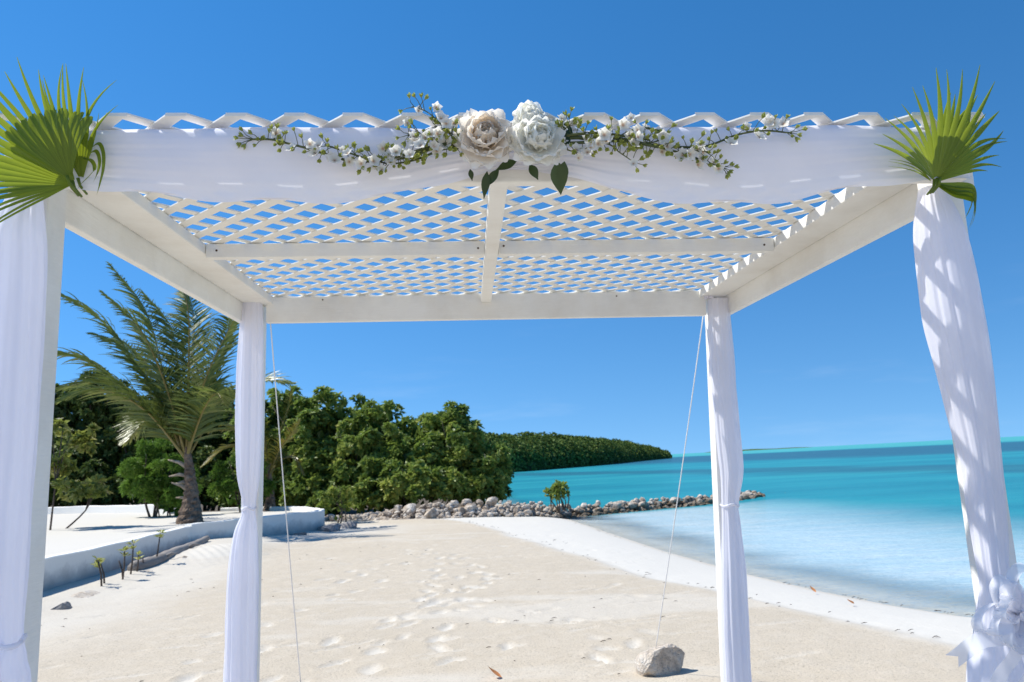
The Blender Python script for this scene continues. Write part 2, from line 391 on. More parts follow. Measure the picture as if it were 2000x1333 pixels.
def build_ground():
    xs = axis([(-700, -60, 80), (-60, -16, 4), (-16, -6.5, .25), (-6.5, 4.4, .036), (4.4, 9, .15), (9, 40, 1.5), (40, 200, 20)])
    ys = axis([(-60, -4, 6), (-4, 4.2, .5), (4.2, 10.5, .036), (10.5, 16, .055), (16, 24, .12), (24, 60, 1.5), (60, 260, 20)])
    X, Y = np.meshgrid(xs, ys); x, y = X.ravel(), Y.ravel()
    z, s = land_z(x, y)
    land = smoothstep(.2, 1.6, s)
    z += land * (.012 * pnoise(x, y, 1, 1.1, 3) + .007 * pnoise(x, y, 2, 5, 3))
    tan = sdist(x, y, TAN) + .10 * pnoise(x, y, 3, 2.2, 4)
    pale = smoothstep(.26, -.12, tan + .07*pnoise(x, y, 31, 9, 3))
    z += .018 * smoothstep(-.05, .12, tan) * land
    # drier, whiter sand beside the terrace wall and streaks of it across the beach
    dw = np.abs(sdist(x, y, WALL + WALL2[1:]))
    pale = np.maximum(pale, .60 * smoothstep(2.6, .6, dw + .7 * pnoise(x, y, 4, 1.6, 3)))
    st = pnoise(x * .55 + y * .15, y * 1.9, 5, 1.5, 4)
    pale = np.maximum(pale, .38 * smoothstep(.18, .55, st))
    z += .13 * np.exp(-((x + 5.55)**2 / .9 + (y - 14.0)**2 / 2.2)) + .05 * smoothstep(1.0, .1, dw)
    # raked hump of pale sand before the kink of the wall
    hx, hy = (x + 5.05) , (y - 12.75)
    env = np.exp(-(hx**2 / .32 + hy**2 / .9))
    z += env * (.10 + .014 * np.sin((hx * .8 + hy * .55) * 46)); pale = np.maximum(pale, .8 * smoothstep(.25, .6, env))
    # foot marks: scuffed patches where the paler sand below shows
    r = np.random.default_rng(21); marks = []
    def trail(p, q, n, wob):
        for k in range(n):
            t = (k + r.uniform(-.2, .2)) / n
            a = atan2(q[1]-p[1], q[0]-p[0]); sd_ = .13 if k % 2 else -.13
            marks.append((p[0]+(q[0]-p[0])*t - sin(a)*sd_ + r.normal(0, wob), p[1]+(q[1]-p[1])*t + cos(a)*sd_ + r.normal(0, wob), a + r.normal(0, .3), r.uniform(.10, .17), r.uniform(.045, .08), r.uniform(.6, 1)))
    trail((-.9, 4.9), (-.9, 11.5), 24, .12); trail((-1.6, 5.0), (-.2, 10.0), 18, .14); trail((-2.4, 5.2), (-2.0, 12), 18, .2)
    trail((-.1, 5.2), (-1.6, 13.0), 20, .2); trail((.5, 6.3), (-1.2, 8.6), 7, .12)
    for k in range(60): marks.append((r.uniform(-4.5, 1.2), r.uniform(4.9, 15), r.uniform(0, pi), r.uniform(.07, .15), r.uniform(.04, .08), r.uniform(.25, .7)))
    for k in range(95): marks.append((r.uniform(-5, 2.0), r.uniform(4.9, 13), .42 + r.normal(0, .22), r.uniform(.13, .42), r.uniform(.018, .035), r.uniform(.3, .8)))
    nx = len(xs)
    for mx, my, a, l, b, k in marks:
        j0, j1 = np.searchsorted(ys, [my-.6, my+.6]); i0, i1 = np.searchsorted(xs, [mx-.6, mx+.6])
        sx, sy = X[j0:j1, i0:i1]-mx, Y[j0:j1, i0:i1]-my
        u, v = (sx*cos(a)+sy*sin(a))/l, (-sx*sin(a)+sy*cos(a))/b
        e = np.sqrt(u*u + v*v) + .22*pnoise(sx*30, sy*30, int(abs(mx*1000)) % 97, 1, 2)
        idx = (np.arange(j0, j1)[:, None]*nx + np.arange(i0, i1)[None]).ravel()
        m = smoothstep(1.05, .75, e).ravel()
        pale[idx] = np.maximum(pale[idx], k*.8*m); z[idx] -= .020*k*m - .010*k*smoothstep(1.5, 1.1, e).ravel()*smoothstep(.8, 1.1, e).ravel()
    pale *= 1 - .5*smoothstep(.30, .0, s + .08*pnoise(x, y, 32, 4, 3))*smoothstep(-.5, -.1, s)
    mud = smoothstep(-.1, .5, sdist(x, y, ROCKL) + .25*pnoise(x, y, 6, 1.5, 3)) * smoothstep(0, .6, s) * smoothstep(2.2, .8, x)
    o = mk('beach', np.stack([x, y, z], 1), grid_faces(len(xs), len(ys)), M_SAND, None, True, {'pale': pale, 'mud': mud})
    tag(o, kind='structure')
    # sea
    xs = axis([(-9000, -600, 1400), (-600, -20, 40), (-20, 0, 2), (0, 18, .2), (18, 60, 1.5), (60, 600, 20), (600, 12000, 1500)])
    ys = axis([(-60, -4, 8), (-4, 4, 1), (4, 32, .2), (32, 100, 2), (100, 800, 20), (800, 14000, 1500)])
    X, Y = np.meshgrid(xs, ys); x, y = X.ravel(), Y.ravel()
    s = -sdist(x, y, SHORE)
    nth = smoothstep(-1.2, .6, sdist(x, y, [(-30, 18)] + ROCKL + [(14, 31), (40, 50)]))
    nth = nth * smoothstep(16, 8, x)
    d = s + .5*pnoise(x, y, 8, .8, 3) + nth * 9
    deep = smoothstep(2.2, 9.5, d); veil = smoothstep(-.1, 1.9, s + .3*pnoise(x, y, 9, 1.6, 3))
    tag(mk('sea', np.stack([x, y, np.full_like(x, SEA)], 1), grid_faces(len(xs), len(ys)), M_WATER, None, True, {'deep': deep, 'veil': veil}), kind='structure')
build_ground()

# raised sandy terrace behind the retaining wall
def build_terrace():
    edge = smooth_path([(a, b, 0) for a, b in WALL], 40)[:-1].tolist() + smooth_path([(a, b, 0) for a, b in WALL2], 60).tolist()
    edge = np.array(edge); n = len(edge); m = 50
    left = np.stack([np.linspace(-45, -45, n), np.linspace(2, 40, n)], 1)
    V = []; 
    for k in range(m):
        t = (k / (m - 1))**2.2
        px = edge[:, 0]*(1-t) + left[:, 0]*t; py = edge[:, 1]*(1-t) + left[:, 1]*t
        z = .40 + .02*pnoise(px, py, 12, 1.3, 3) + .10*smoothstep(0, 6, np.full_like(px, t*30))
        V.append(np.stack([px, py, z], 1))
    V = np.concatenate(V); F = grid_faces(n, m)[:, ::-1]
    tag(mk('terrace', V, F, M_SAND, None, True, {'pale': np.full(len(V), .95), 'mud': smoothstep(-.3, .5, sdist(V[:, 0], V[:, 1], [(-7.6, 20.9), (-9.2, 20.6), (-11.3, 22.0), (-13.4, 23.2), (-16, 24.1), (-20, 24.8), (-60, 30)])*-1 + .2*pnoise(V[:, 0], V[:, 1], 7, 1.5, 3))}), kind='structure')
build_terrace()

def wall_sweep(name, plan, thick, z0, z1, label, cat):
    P = np.array(plan); n = len(P)
    T = np.gradient(P[:, :2], axis=0); T /= np.linalg.norm(T, axis=1)[:, None]; N = np.stack([-T[:, 1], T[:, 0]], 1)
    prof = [(0, z0), (0, z1 - .012), (.012, z1), (thick - .012, z1), (thick, z1 - .012), (thick, z0)]
    V = []; F = []; k = len(prof)
    wob = .006*np.array([sin(i*1.7) + sin(i*.61 + 1) for i in range(n)])
    for i in range(n):
        for o, z in prof: V.append((P[i, 0] + N[i, 0]*o, P[i, 1] + N[i, 1]*o, z + (wob[i] if z > 0 else 0)))
    for i in range(n - 1):
        for j in range(k - 1): F.append((i*k+j, i*k+j+1, (i+1)*k+j+1, (i+1)*k+j))
    F.append(tuple(range(k))); F.append(tuple((n-1)*k + j for j in range(k-1, -1, -1)))
    return tag(mk(name, V, F, M_WALL), label, cat)
wplan = smooth_path([(a, b, 0) for a, b in WALL + [(-6.27, 14.65)]], 30)
wall_sweep('retaining_wall', wplan, .17, -.25, .47, 'long straight whitewashed concrete terrace wall with seedlings and driftwood at its foot', 'wall')
wplan2 = smooth_path([(a, b, 0) for a, b in WALL2], 46)
wall_sweep('retaining_wall', wplan2, .2, -.25, .50, 'curved whitewashed concrete wall rounding the end of the sandy terrace', 'wall')
wall_sweep('curb_wall', smooth_path([(-9.4, 20.3, 0), (-11.3, 21.6, 0), (-13.4, 22.9, 0), (-16, 23.8, 0), (-20, 24.5, 0)], 24)[::-1], .2, .2, .70, 'low pale kerb wall along the back of the terrace before the thicket', 'wall')

# ------------------------------------------------------------------ rocks
def rock_mesh(name, seed, mat, sub=2, cuts=9, rough=.10):
    r = random.Random(seed); bm = bmesh.new(); bmesh.ops.create_icosphere(bm, subdivisions=sub, radius=1)
    pl = []
    for _ in range(cuts):
        n = Vector((r.gauss(0, 1), r.gauss(0, 1), r.gauss(0, 1))).normalized(); pl.append((n, r.uniform(.48, .85)))
    for v in bm.verts:
        for n, d in pl:
            e = v.co.dot(n) - d
            if e > 0: v.co -= n * e * .92
        v.co *= 1 + r.uniform(-rough, rough)
    me = bpy.data.meshes.new(name); bm.to_mesh(me); bm.free(); me.materials.append(mat); return me

ROCKS = [rock_mesh('stone', 100 + k, M_ROCK, 2, 15, .07) for k in range(14)]
def build_breakwater():
    root = empty('breakwater', 'low breakwater of piled pale coral rocks running from the beach into the turquoise water', 'breakwater', (0, 20.4, -.2))
    P = smooth_path([(a, b, 0) for a, b in ROCKL], 400)[:, :2]
    L = np.concatenate([[0], np.cumsum(np.linalg.norm(np.diff(P, axis=0), axis=1))]); tot = L[-1]
    r = random.Random(5); cnt = 0
    def put(s, off, z, size):
        nonlocal cnt
        x = np.interp(s, L, P[:, 0]); y = np.interp(s, L, P[:, 1]); x2 = np.interp(s+.1, L, P[:, 0]); y2 = np.interp(s+.1, L, P[:, 1])
        a = atan2(y2-y, x2-x)
        o = link('stone', ROCKS[cnt % 14], root); cnt += 1
        o.location = (x - sin(a)*off, y - 20.4 + cos(a)*off, z + .2)
        o.rotation_euler = (r.uniform(-.4, .4), r.uniform(-.4, .4), r.uniform(0, 6.28))
        size *= r.uniform(.5, .98); o.scale = (size*r.uniform(.95, 1.6), size*r.uniform(.85, 1.25), size*r.uniform(.65, 1.1))
    s = 0
    while s < tot:
        f = s / tot
        hgt = (.10 + .36*smoothstep(.03, .16, f)) * (1 - .45*smoothstep(.45, .8, f))
        x = float(np.interp(s, L, P[:, 0])); y = float(np.interp(s, L, P[:, 1]))
        gz = float(land_z(np.array([x]), np.array([y]))[0][0]); gz = max(gz, SEA - .06)
        if f > .81:
            put(s, r.uniform(-.2, .3), SEA - .06 - .09*(f-.81)/.19, r.uniform(.10, .16)); s += .33; continue
        rows = [(-.02, .05), (.30, .06), (.62, .05)]
        for off, zz in rows: put(s + r.uniform(-.06, .06), off + r.uniform(-.06, .06), gz + zz + r.uniform(-.02, .03), r.uniform(.15, .23))
        for off in (.10, .44):
            if hgt > .2: put(s + .1 + r.uniform(-.08, .08), off + r.uniform(-.06, .06), gz + .44*hgt + r.uniform(-.03, .03), r.uniform(.14, .21))
        if hgt > .25: put(s + r.uniform(-.1, .1), .27 + r.uniform(-.1, .1), gz + .74*hgt + r.uniform(-.05, .04), r.uniform(.11, .18))
        s += .335
    # small rubble wedged between the big stones
    b = MB(); rr = np.random.default_rng(6); src = [np.array([v.co for v in m.vertices]) for m in (rock_mesh('s', 300 + k, M_ROCK, 1, 6) for k in range(6))]
    me0 = rock_mesh('s', 310, M_ROCK, 1, 6); fc = [tuple(p.vertices) for p in me0.polygons]
    for k in range(2000):
        s_ = rr.uniform(0, tot*.81); f = s_/tot; off = rr.uniform(-.22, .8); hg = (.10 + .36*smoothstep(.03, .16, f))*(1 - .45*smoothstep(.45, .8, f))
        x = float(np.interp(s_, L, P[:, 0])); y = float(np.interp(s_, L, P[:, 1])); gz = max(float(land_z(np.array([x]), np.array([y]))[0][0]), SEA - .06)
        a = atan2(np.interp(s_+.1, L, P[:, 1]) - y, np.interp(s_+.1, L, P[:, 0]) - x); w_ = max(0, 1 - abs(off - .28)/.5)
        c = np.array([x - sin(a)*off, y - 20.4 + cos(a)*off, gz + .2 + rr.uniform(0, .85)*hg*w_])
        b.add(src[k % 6]*rr.uniform(.045, .10)*np.array([1.2, 1, .8]) + c, fc)
    tag(b.build('rubble', M_ROCK, root), kind='stuff')
    return cnt
NST = build_breakwater()
print('breakwater stones', NST)

def lone_rock(name, seed, loc, size, mat, label, sub=3, rough=.035, cuts=11, rz=0):
    o = link(name, rock_mesh(name, seed, mat, sub, cuts, rough)); o.location = loc; o.scale = size; o.rotation_euler = (.1, -.12, rz)
    return tag(o, label, 'rock')
lone_rock('beach_rock', 3, (.83, 4.93, .065), (.175, .14, .125), M_STONE, 'lone cream limestone boulder lying on the tan sand near the back posts', rz=.5)
lone_rock('beach_rock', 8, (-1.47, 5.0, -.01), (.13, .11, .055), M_GREYR, 'low grey stone half buried in the tan sand between the back posts')
lone_rock('beach_rock', 9, (-5.0, 8.3, .02), (.17, .14, .10), M_GREYR, 'dark grey stone on the pale bank below the terrace wall')
lone_rock('beach_rock', 12, (-5.25, 9.0, .0), (.28, .42, .08), M_STONE, 'flat crusty pale rock slab on the bank below the terrace wall')
lone_rock('beach_rock', 14, (-5.45, 11.0, .05), (.14, .09, .05), M_STONE, 'small flat stone among the seedlings beside the driftwood end')
lone_rock('beach_rock', 15, (-5.35, 12.1, .10), (.08, .09, .06), M_ROCK, 'small brown stone on sand next to the driftwood log')
lone_rock('beach_rock', 16, (-4.25, 16.75, .07), (.30, .36, .17), M_GREYR, 'dark grey rock against the rounded end of the terrace wall')
lone_rock('beach_rock', 17, (-4.0, 17.5, .06), (.34, .3, .14), M_GREYR, 'broad low rock behind the rounded end of the terrace wall')
lone_rock('beach_rock', 18, (-4.75, 15.95, .07), (.26, .10, .07), M_GREYR, 'thin dark rock lying at the foot of the curved wall')

# driftwood log along the wall
def build_log():
    root = empty('driftwood_log', 'weathered grey driftwood log lying along the foot of the terrace wall', 'log', (-5.62, 11.9, .1))
    p = smooth_path([(-.02, -.85, .02), (0, -.2, .03), (-.09, .5, .06), (-.12, 1.5, .10), (-.16, 2.1, .16)], 26)
    rad = np.interp(np.linspace(0, 1, 26), [0, .05, .3, .8, 1], [.075, .10, .095, .075, .05]) * (1 + .07*np.sin(np.arange(26)*1.9))
    b = MB(); b.tube(p, rad, 12); b.build('trunk', M_LOG, root, True)
    for q in (9, 16):
        c = MB(); c.tube([p[q], p[q] + [.13, .05, .07], p[q] + [.2, .12, .05]], [.03, .02, .012], 7); c.build('branch_stub', M_LOG, root, True)
build_log()

# ------------------------------------------------------------------ vegetation
def leaves_mesh(P, D, S, U, Ln, Wd, tint):
    """rhombic folded leaves: P base, D direction, S side, U leaf normal"""
    n = len(P); L = Ln[:, None]; W = Wd[:, None]
    b = P; l = P + D*L*.55 + S*W + U*W*.35; t = P + D*L - U*L*.10; r_ = P + D*L*.55 - S*W + U*W*.35
    V = np.stack([b, l, t, r_], 1).reshape(-1, 3)
    i = np.arange(n)*4; F = np.stack([np.stack([i, i+3, i+2], 1), np.stack([i, i+2, i+1], 1)], 1).reshape(-1, 3)
    return V, F, np.repeat(tint, 4)

def unit(a): return a / np.maximum(np.linalg.norm(a, axis=-1, keepdims=True), 1e-9)

def rosettes(C_, A, k, ln, wd, r, tint, spread=.9):
    """k leaves around every rosette centre C_ with axis A"""
    n = len(C_); A = np.repeat(unit(A), k, 0); P = np.repeat(C_, k, 0)
    R = unit(np.cross(A, r.normal(size=A.shape)))
    D = unit(R*spread + A*r.uniform(.25, .9, (n*k, 1)) + r.normal(0, .15, A.shape))
    S = unit(np.cross(D, A)); U = np.cross(S, D)
    flip = np.sign((U*A).sum(1))[:, None]; U = U*flip
    T = np.repeat(tint, k) + r.normal(0, .10, n*k)
    return leaves_mesh(P + D*.01, D, S, U, ln*r.uniform(.7, 1.25, n*k), wd*r.uniform(.7, 1.2, n*k), np.clip(T, 0, 1))

def clumpy_tree(name, label, cat, base, lobes, mat, seed, leaf=(.165, .050), dens=70, k=7, group=None, sub=38, sprigs=20, stems=3, cut=None, tint0=.45, bark=None, subr=(.13, .30)):
    """lobes: (cx,cy,cz,rx,ry,rz) in world; leaf clusters on many small sub-lobes"""
    r = np.random.default_rng(seed); root = empty(name, label, cat, base, group); B = np.array(base)
    sl = []
    for lx, ly, lz, rx, ry, rz in lobes:
        c = np.array([lx, ly, lz]); R = np.array([rx, ry, rz])
        for _ in range(sub):
            d = unit(r.normal(size=3)); d[2] = abs(d[2])*1.0 - .35; d = unit(d)
            sl.append((c + d*R*r.uniform(.62, .95), R.mean()*r.uniform(*subr)))
        for _ in range(sprigs):
            d = unit(r.normal(size=3)*[1, 1, .5] + [0, 0, 1.0])
            sl.append((c + d*R*r.uniform(1.0, 1.2), R.mean()*r.uniform(.06, .17)))
    Cs = []; As = []; Ts = []
    for c, rad in sl:
        n = int(dens*4*pi*rad*rad) + 5
        d = unit(r.normal(size=(n, 3))); rr = rad*(1 - .45*r.random(n)**2)
        p = c + d*rr[:, None]*np.array([1, 1, .85])
        Cs.append(p); As.append(unit(d + [0, 0, .7])); Ts.append(tint0 + .15*r.normal() + .19*r.normal(size=n) + .0*d[:, 2])
    Cs = np.concatenate(Cs); As = np.concatenate(As); Ts = np.concatenate(Ts)
    keep = Cs[:, 2] > B[2] + .12
    if cut is not None: keep &= cut(Cs)
    V, F, T = rosettes(Cs[keep] - B, As[keep], k, leaf[0], leaf[1], r, Ts[keep])
    # large dark filler leaves added deep inside the crown to block light
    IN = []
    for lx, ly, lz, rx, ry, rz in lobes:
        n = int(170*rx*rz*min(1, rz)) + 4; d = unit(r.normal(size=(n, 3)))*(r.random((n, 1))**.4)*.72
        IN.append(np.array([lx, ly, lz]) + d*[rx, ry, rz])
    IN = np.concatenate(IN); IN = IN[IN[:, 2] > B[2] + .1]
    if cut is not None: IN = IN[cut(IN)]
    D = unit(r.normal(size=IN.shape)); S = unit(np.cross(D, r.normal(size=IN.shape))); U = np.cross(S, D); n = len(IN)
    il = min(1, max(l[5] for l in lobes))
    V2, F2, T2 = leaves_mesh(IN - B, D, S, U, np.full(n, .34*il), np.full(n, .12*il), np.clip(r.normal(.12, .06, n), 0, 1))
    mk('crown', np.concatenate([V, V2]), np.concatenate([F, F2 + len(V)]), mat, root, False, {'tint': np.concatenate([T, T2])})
    b = MB(); rr = random.Random(seed)
    for i, (lx, ly, lz, rx, ry, rz) in enumerate(lobes):
        for q in range(stems):
            e = np.array([lx, ly, lz]) - B + [rr.uniform(-.7, .7)*rx, rr.uniform(-.5, .5)*ry, rr.uniform(.1, .7)*rz]
            s0 = np.array([(lx-B[0])*.35 + rr.uniform(-.25, .25), (ly-B[1])*.4 + rr.uniform(-.2, .2), -.15])
            mid = s0*.55 + e*.45 + [rr.uniform(-.2, .2), rr.uniform(-.2, .2), .1]
            rad = max(.022, .035*rz)
            pth = smooth_path([s0, mid, e], 9); b.tube(pth, np.linspace(rad, rad*.3, 9), 7)
            for z in range(2):
                e2 = e + [rr.uniform(-.5, .5)*rx, rr.uniform(-.4, .4)*ry, rr.uniform(.0, .4)*rz]
                b.tube([mid, (mid+e2)/2 + [0, 0, .1], e2], [rad*.55, rad*.4, rad*.2], 6)
    b.build('trunk', bark or M_BARK, root, True)
    return root

gM = 'mangrove bushes behind the breakwater'
def mang(label, lobes, seed, base, **kw):
    kw.setdefault('dens', 36)
    return clumpy_tree('mangrove_tree', label, 'mangrove', base, lobes, M_MANG, seed, group=gM, **kw)
mang('tall dark mangrove rising beside the small palm behind the curved wall', [(-8.3, 23.9, .75, 1.2, .8, .8), (-7.9, 24.8, 2.15, 1.7, 1.5, 1.6), (-6.9, 24.3, 1.5, 1.3, 1.3, 1.3)], 31, (-7.6, 24.6, .0))
mang('tallest mangrove bush above the breakwater rocks, with an uneven leafy top', [(-5.7, 22.7, .6, 1.3, .7, .65), (-5.9, 24.2, 2.15, 1.6, 1.4, 1.5), (-5.4, 23.2, 1.2, 1.3, 1.1, 1.15)], 32, (-5.8, 24.0, .0))
mang('mangrove bush with domed crown between the tallest bush and the water-side bush', [(-3.9, 22.0, .55, 1.0, .6, .6), (-3.9, 23.7, 1.85, 1.5, 1.3, 1.4), (-3.4, 22.6, 1.0, 1.3, 1.0, 1.0)], 33, (-3.8, 23.4, .0))
mang('mangrove bush leaning over the water with a tall sprig on top', [(-1.2, 22.3, .55, .85, .7, .6), (-2.05, 23.0, 1.65, 1.05, 1.15, 1.1), (-1.15, 22.8, .95, .9, .95, .85), (-1.9, 23.0, 2.65, .34, .35, .5)], 34, (-1.7, 23.0, .0), sprigs=7)
mang('low yellowish mangrove growth spilling toward the breakwater rocks', [(-2.9, 21.5, .75, .95, .6, .6), (-2.0, 21.7, .7, .6, .5, .5)], 35, (-2.7, 21.6, .0), tint0=.62, sprigs=5)
clumpy_tree('shrub', 'small bright shrub beside the rounded end of the terrace wall', 'shrub', (-4.75, 19.6, 0), [(-4.75, 19.6, .5, .45, .45, .5)], M_MANG, 36, leaf=(.11, .03), dens=80, tint0=.62, sub=9, sprigs=5)
clumpy_tree('mangrove_sapling', 'small green mangrove sapling growing out of the breakwater rocks', 'sapling', (1.05, 21.4, .1), [(1.0, 21.4, .34, .30, .2, .20), (1.12, 21.4, .52, .16, .14, .20)], M_MANG, 37, leaf=(.11, .032), dens=14, k=5, tint0=.75, sub=7, sprigs=8, stems=4, subr=(.2, .4))
gL = 'thicket trees behind the terrace'
for i, (lab, lobes, base) in enumerate([
    ('dark broadleaf tree at the far end of the thicket beyond the low kerb wall', [(-18.6, 27.5, 3.2, 2.3, 1.9, 2.2), (-18.0, 26.0, 1.6, 1.9, 1.2, 1.5), (-17.5, 25.6, .9, 1.6, .8, .8)], (-18.5, 27, .4)),
    ('tall dark thicket tree behind the yellowish sea-grape sapling', [(-15.6, 26.8, 3.1, 1.9, 1.7, 2.1), (-15.2, 25.6, 1.5, 1.7, 1.1, 1.3), (-14.8, 25.2, .95, 1.5, .7, .75)], (-15.5, 26.6, .4)),
    ('dark thicket tree with bare grey branches beyond the kerb wall', [(-13.2, 26.8, 2.9, 1.7, 1.5, 1.9), (-12.6, 26.2, 1.5, 1.4, 1.1, 1.3), (-12.6, 25.2, .95, 1.3, .7, .75)], (-13.0, 26.5, .4)),
    ('dark thicket tree hidden behind the leaning coconut palm', [(-10.9, 26.6, 2.7, 1.7, 1.5, 1.9), (-10.2, 25.6, 1.4, 1.5, 1.1, 1.2), (-10.3, 24.2, .9, 1.3, .7, .75)], (-10.7, 26.2, .3))]):
    clumpy_tree('thicket_tree', lab, 'tree', base, lobes, M_DARK, 51 + i, group=gL, leaf=(.15, .05), dens=34, sprigs=6)
clumpy_tree('shrub', 'bright green feathery shrub growing behind the palm trunk on the terrace', 'shrub', (-9.0, 19.0, .4), [(-9.25, 19.0, 1.35, .8, .6, .95), (-8.6, 18.8, .95, .65, .5, .6)], M_SHRUB, 61, leaf=(.13, .014), dens=150, sub=14, sprigs=9, tint0=.5)
clumpy_tree('shrub', 'dark green shrub between the palm trunk and the draped post', 'shrub', (-7.3, 20.2, .4), [(-7.4, 20.2, 1.1, .8, .5, .75)], M_SHRUB, 62, leaf=(.13, .016), dens=120, sub=12, sprigs=6, tint0=.3)
clumpy_tree('sea_grape_sapling', 'slender sea-grape sapling with yellowish leaves on the terrace sand', 'sapling', (-9.85, 15.9, .42), [(-9.6, 15.9, 2.25, .55, .4, .4), (-9.35, 15.9, 1.15, .55, .35, .28), (-9.9, 15.9, 1.7, .4, .3, .25)], M_GRAPE, 63, leaf=(.16, .06), dens=16, k=6, sub=7, sprigs=3, stems=1, bark=M_TWIG)

def frond_mesh(pts, r, n=64, lmax=.75, wind=(-.5, 0, 0), droop=.75, width=.026, tint0=.45):
    """returns (midrib MB, leaflet V,F,T)"""
    P = smooth_path(pts, 40); Lc = np.concatenate([[0], np.cumsum(np.linalg.norm(np.diff(P, axis=0), axis=1))]); tot = Lc[-1]
    rib = MB(); rib.tube(P, np.interp(np.linspace(0, 1, 40), [0, .1, .5, 1], [.045, .028, .016, .004]), 6, .5)
    V = []; F = []; T = []
    wind = np.array(wind)
    for i in range(n):
        t = .16 + .83*(i + .5)/n
        p = np.array([np.interp(t*tot, Lc, P[:, k]) for k in range(3)])
        q = np.array([np.interp(min(t + .02, 1)*tot, Lc, P[:, k]) for k in range(3)]) - np.array([np.interp((t - .02)*tot, Lc, P[:, k]) for k in range(3)])
        tg = q/np.linalg.norm(q)
        side = np.cross(tg, [0, 0, 1]); side /= max(np.linalg.norm(side), 1e-6); upv = np.cross(side, tg)
        for sg in (-1, 1):
            ln = r.uniform(.8, 1.05)*lmax*(.35 + .65*sin(pi*min(1, (t*.86 + .17)))**.8)*(1 - .45*max(0, t - .75)/.25)*r.uniform(.85, 1.1)
            d = side*sg*(.80 + r.normal(0, .12)) + tg*(.50 + .35*t + r.normal(0, .08)) + upv*(.12 + r.normal(0, .18))
            d /= np.linalg.norm(d); wd = tg*.6 + upv*.5 ; c = p.copy(); b0 = len(V); tt = np.clip(tint0 + r.normal(0, .13), 0, 1)
            seg = 4
            for s in range(seg + 1):
                u = s/seg; hw = width*(1 - u)**.6*(.55 + .9*min(1, u*4)) if s < seg else .001
                wv = np.cross(d, np.cross(wd, d)); wv /= max(np.linalg.norm(wv), 1e-6)
                V.append(c + wv*hw); V.append(c - wv*hw); T += [tt, tt]
                d = d + np.array([0, 0, -droop*(.25 + u)])/seg + wind*(.4 + u)/seg; d /= np.linalg.norm(d)
                c = c + d*ln/seg
            for s in range(seg):
                a = b0 + 2*s; F.append((a, a+1, a+3, a+2))
    return rib, V, F, T

def palm(name, label, base, crown, trunk_r, fronds, mat, seed, boots=5, lmax=.75, n=64, width=.026, tr_tint=.45):
    r = np.random.default_rng(seed); root = empty(name, label, 'palm', base); B = np.array(base); Cr = np.array(crown) - B
    b = MB(); pth = smooth_path([(0, 0, -.2), Cr*.3 + [.06, 0, 0], Cr*.65 + [.05, 0, 0], Cr], 30)
    t = np.linspace(0, 1, 30); rad = np.interp(t, [0, .12, .35, .75, 1], np.array([1.30, 1.05, .62, .38, .26])*trunk_r)*(1 + .07*np.sin(np.arange(30)*2.3))
    tv, tf = tube(pth, rad, 28); tv = np.array(tv); rg = np.arange(len(tv))//28; an = np.arange(len(tv)) % 28
    ax_ = pth[rg]; tv = ax_ + (tv - ax_)*(1 + .07*np.sin(an*2*pi/28*7 + rg*1.9) + .06*np.sin(rg*2.6 + an*.9) + r.normal(0, .035, len(tv)))[:, None]
    mk('trunk', tv, tf, M_PTRUNK, root)
    rr = random.Random(seed)
    for k in range(boots):
        i = 9 + k*3; a = pi + rr.uniform(-.7, .9); d = np.array([cos(a), -abs(sin(a))*.6, .35 + rr.uniform(-.2, .3)])
        p = pth[min(i, 29)]; c = MB(); L = rr.uniform(.36, .56)*trunk_r/.27
        c.tube([p, p + d*L*.5 + [0, 0, .02], p + d*L + [0, 0, -.05]], [.055, .04, .012], 6); c.build('frond_boot', M_BOOT, root, True)
    for j, (c1, c2, tip, td) in enumerate(fronds):
        pts = [Cr + np.array([0, 0, -.25]), Cr + np.array(c1), Cr + np.array(c2), Cr + np.array(tip)]
        rib, V, F, T = frond_mesh(pts, r, n=n, lmax=lmax, tint0=tr_tint + td, width=width)
        fr = mk('frond', V, F, mat, root, False, {'tint': T})
        rib.build('midrib', M_MIDRIB, fr, True, True)

